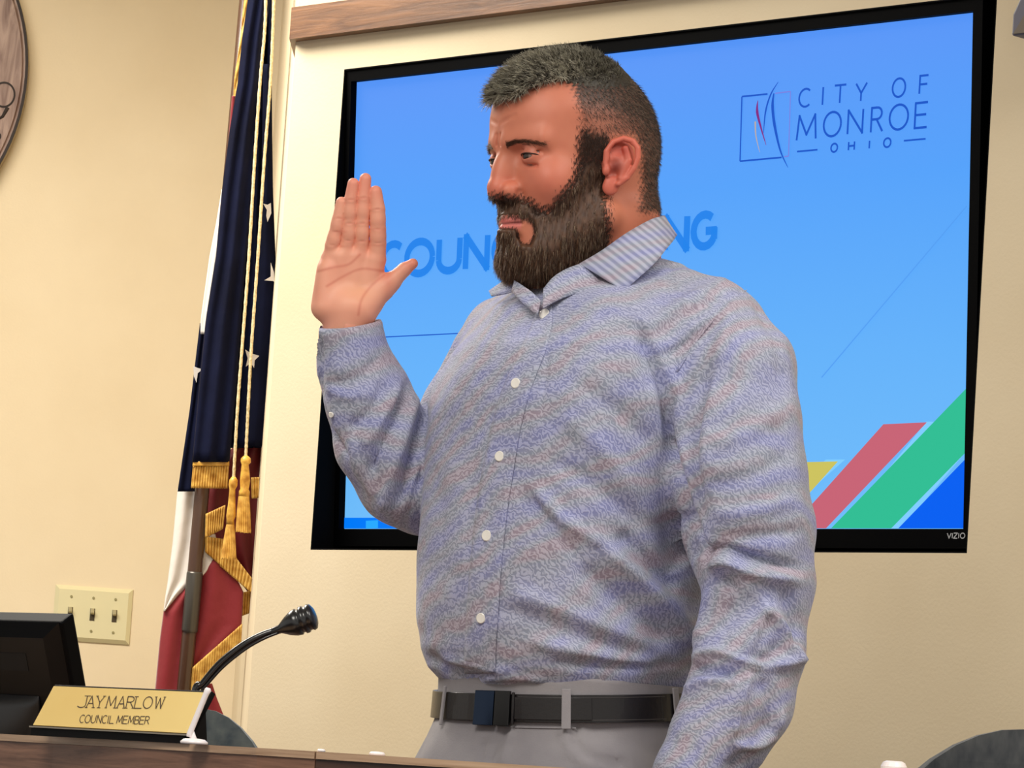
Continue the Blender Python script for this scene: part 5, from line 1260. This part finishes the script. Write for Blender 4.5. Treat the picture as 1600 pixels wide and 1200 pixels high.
def band(name, v0, v1, ph0, ph1, g0, g1, m, par, n=96, nv=3):
    V = []
    for i in range(n+1):
        t = ph0+(ph1-ph0)*i/n
        for gg, vv in ((g0, v0), (g1, v0), (g1, v1), (g0, v1)): V.append(waist(vv, t, gg))
    F = [[i*4+k, i*4+(k+1) % 4, (i+1)*4+(k+1) % 4, (i+1)*4+k] for i in range(n) for k in range(4)]+[[0, 1, 2, 3][::-1], [n*4+k for k in range(4)]]
    return mesh_obj(name, V, F, m, par, bevel=.0006)
lea = mat('belt_leather', (26, 23, 25), .36, spec=.5, coat=.15, bump=(300, .3, .0006)); sti = mat('belt_stitch', (70, 66, 66), .6)
belt = band('belt', 1079, 1121, 0, 2*math.pi, .001, .0055, lea, person, 160)
pb0, pb1 = phi_at(800, 1100), phi_at(745, 1100)
band('buckle', 1074, 1127, phi_at(776, 1100), phi_at(747, 1100), .006, .0095, mat('buckle_dark_metal', (40, 52, 72), .18, metal=.9), belt, 10)
band('buckle', 1074, 1127, phi_at(799, 1100), phi_at(777, 1100), .006, .0100, mat('buckle_black', (10, 10, 12), .3), belt, 8)
band('belt_keeper', 1076, 1124, phi_at(806, 1100), phi_at(801, 1100), .006, .0085, lea, belt, 4)
band('belt_tip', 1083, 1117, phi_at(925, 1100), phi_at(806, 1100), .0056, .0082, lea, belt, 30)
for vv in (1083, 1117): band('stitching', vv-.6, vv+.6, phi_at(1040, 1100), phi_at(810, 1100), .0055, .0060, sti, belt, 60)
for u0, u1 in ((879, 893), (1050, 1058), (695, 698)): band('belt_loop', 1070, 1130, phi_at(u1, 1100), phi_at(u0, 1100), .0056, .0080, trm, trs, 5)
band('fly_seam', 1128, 1130, phi_at(900, 1140), phi_at(770, 1140), .0005, .0016, trm, trs, 20)
# shoes
shm = mat('shoe_leather', (48, 34, 26), .4, coat=.3)
for s_ in (1, -1):
    an = np.array([PEL[0], PEL[1], 0])+BLv*s_*.115-BF*.02
    def sh(p, an=an):
        d = cap(p, an+ZZ*.045-BF*.02, an+ZZ*.035+BF*.16, .040, .036); d = smin(d, cap(p, an+ZZ*.05, an+ZZ*.10, .042, .044), .02); return smax(d, (.002-p[:, 2]), .003)
    V, F = nets(sh, an+np.array([-.25, -.25, -.01]), an+np.array([.25, .25, .16]), .008, coarse=4); mesh_obj('shoe', V, F, shm, person, smooth=True)
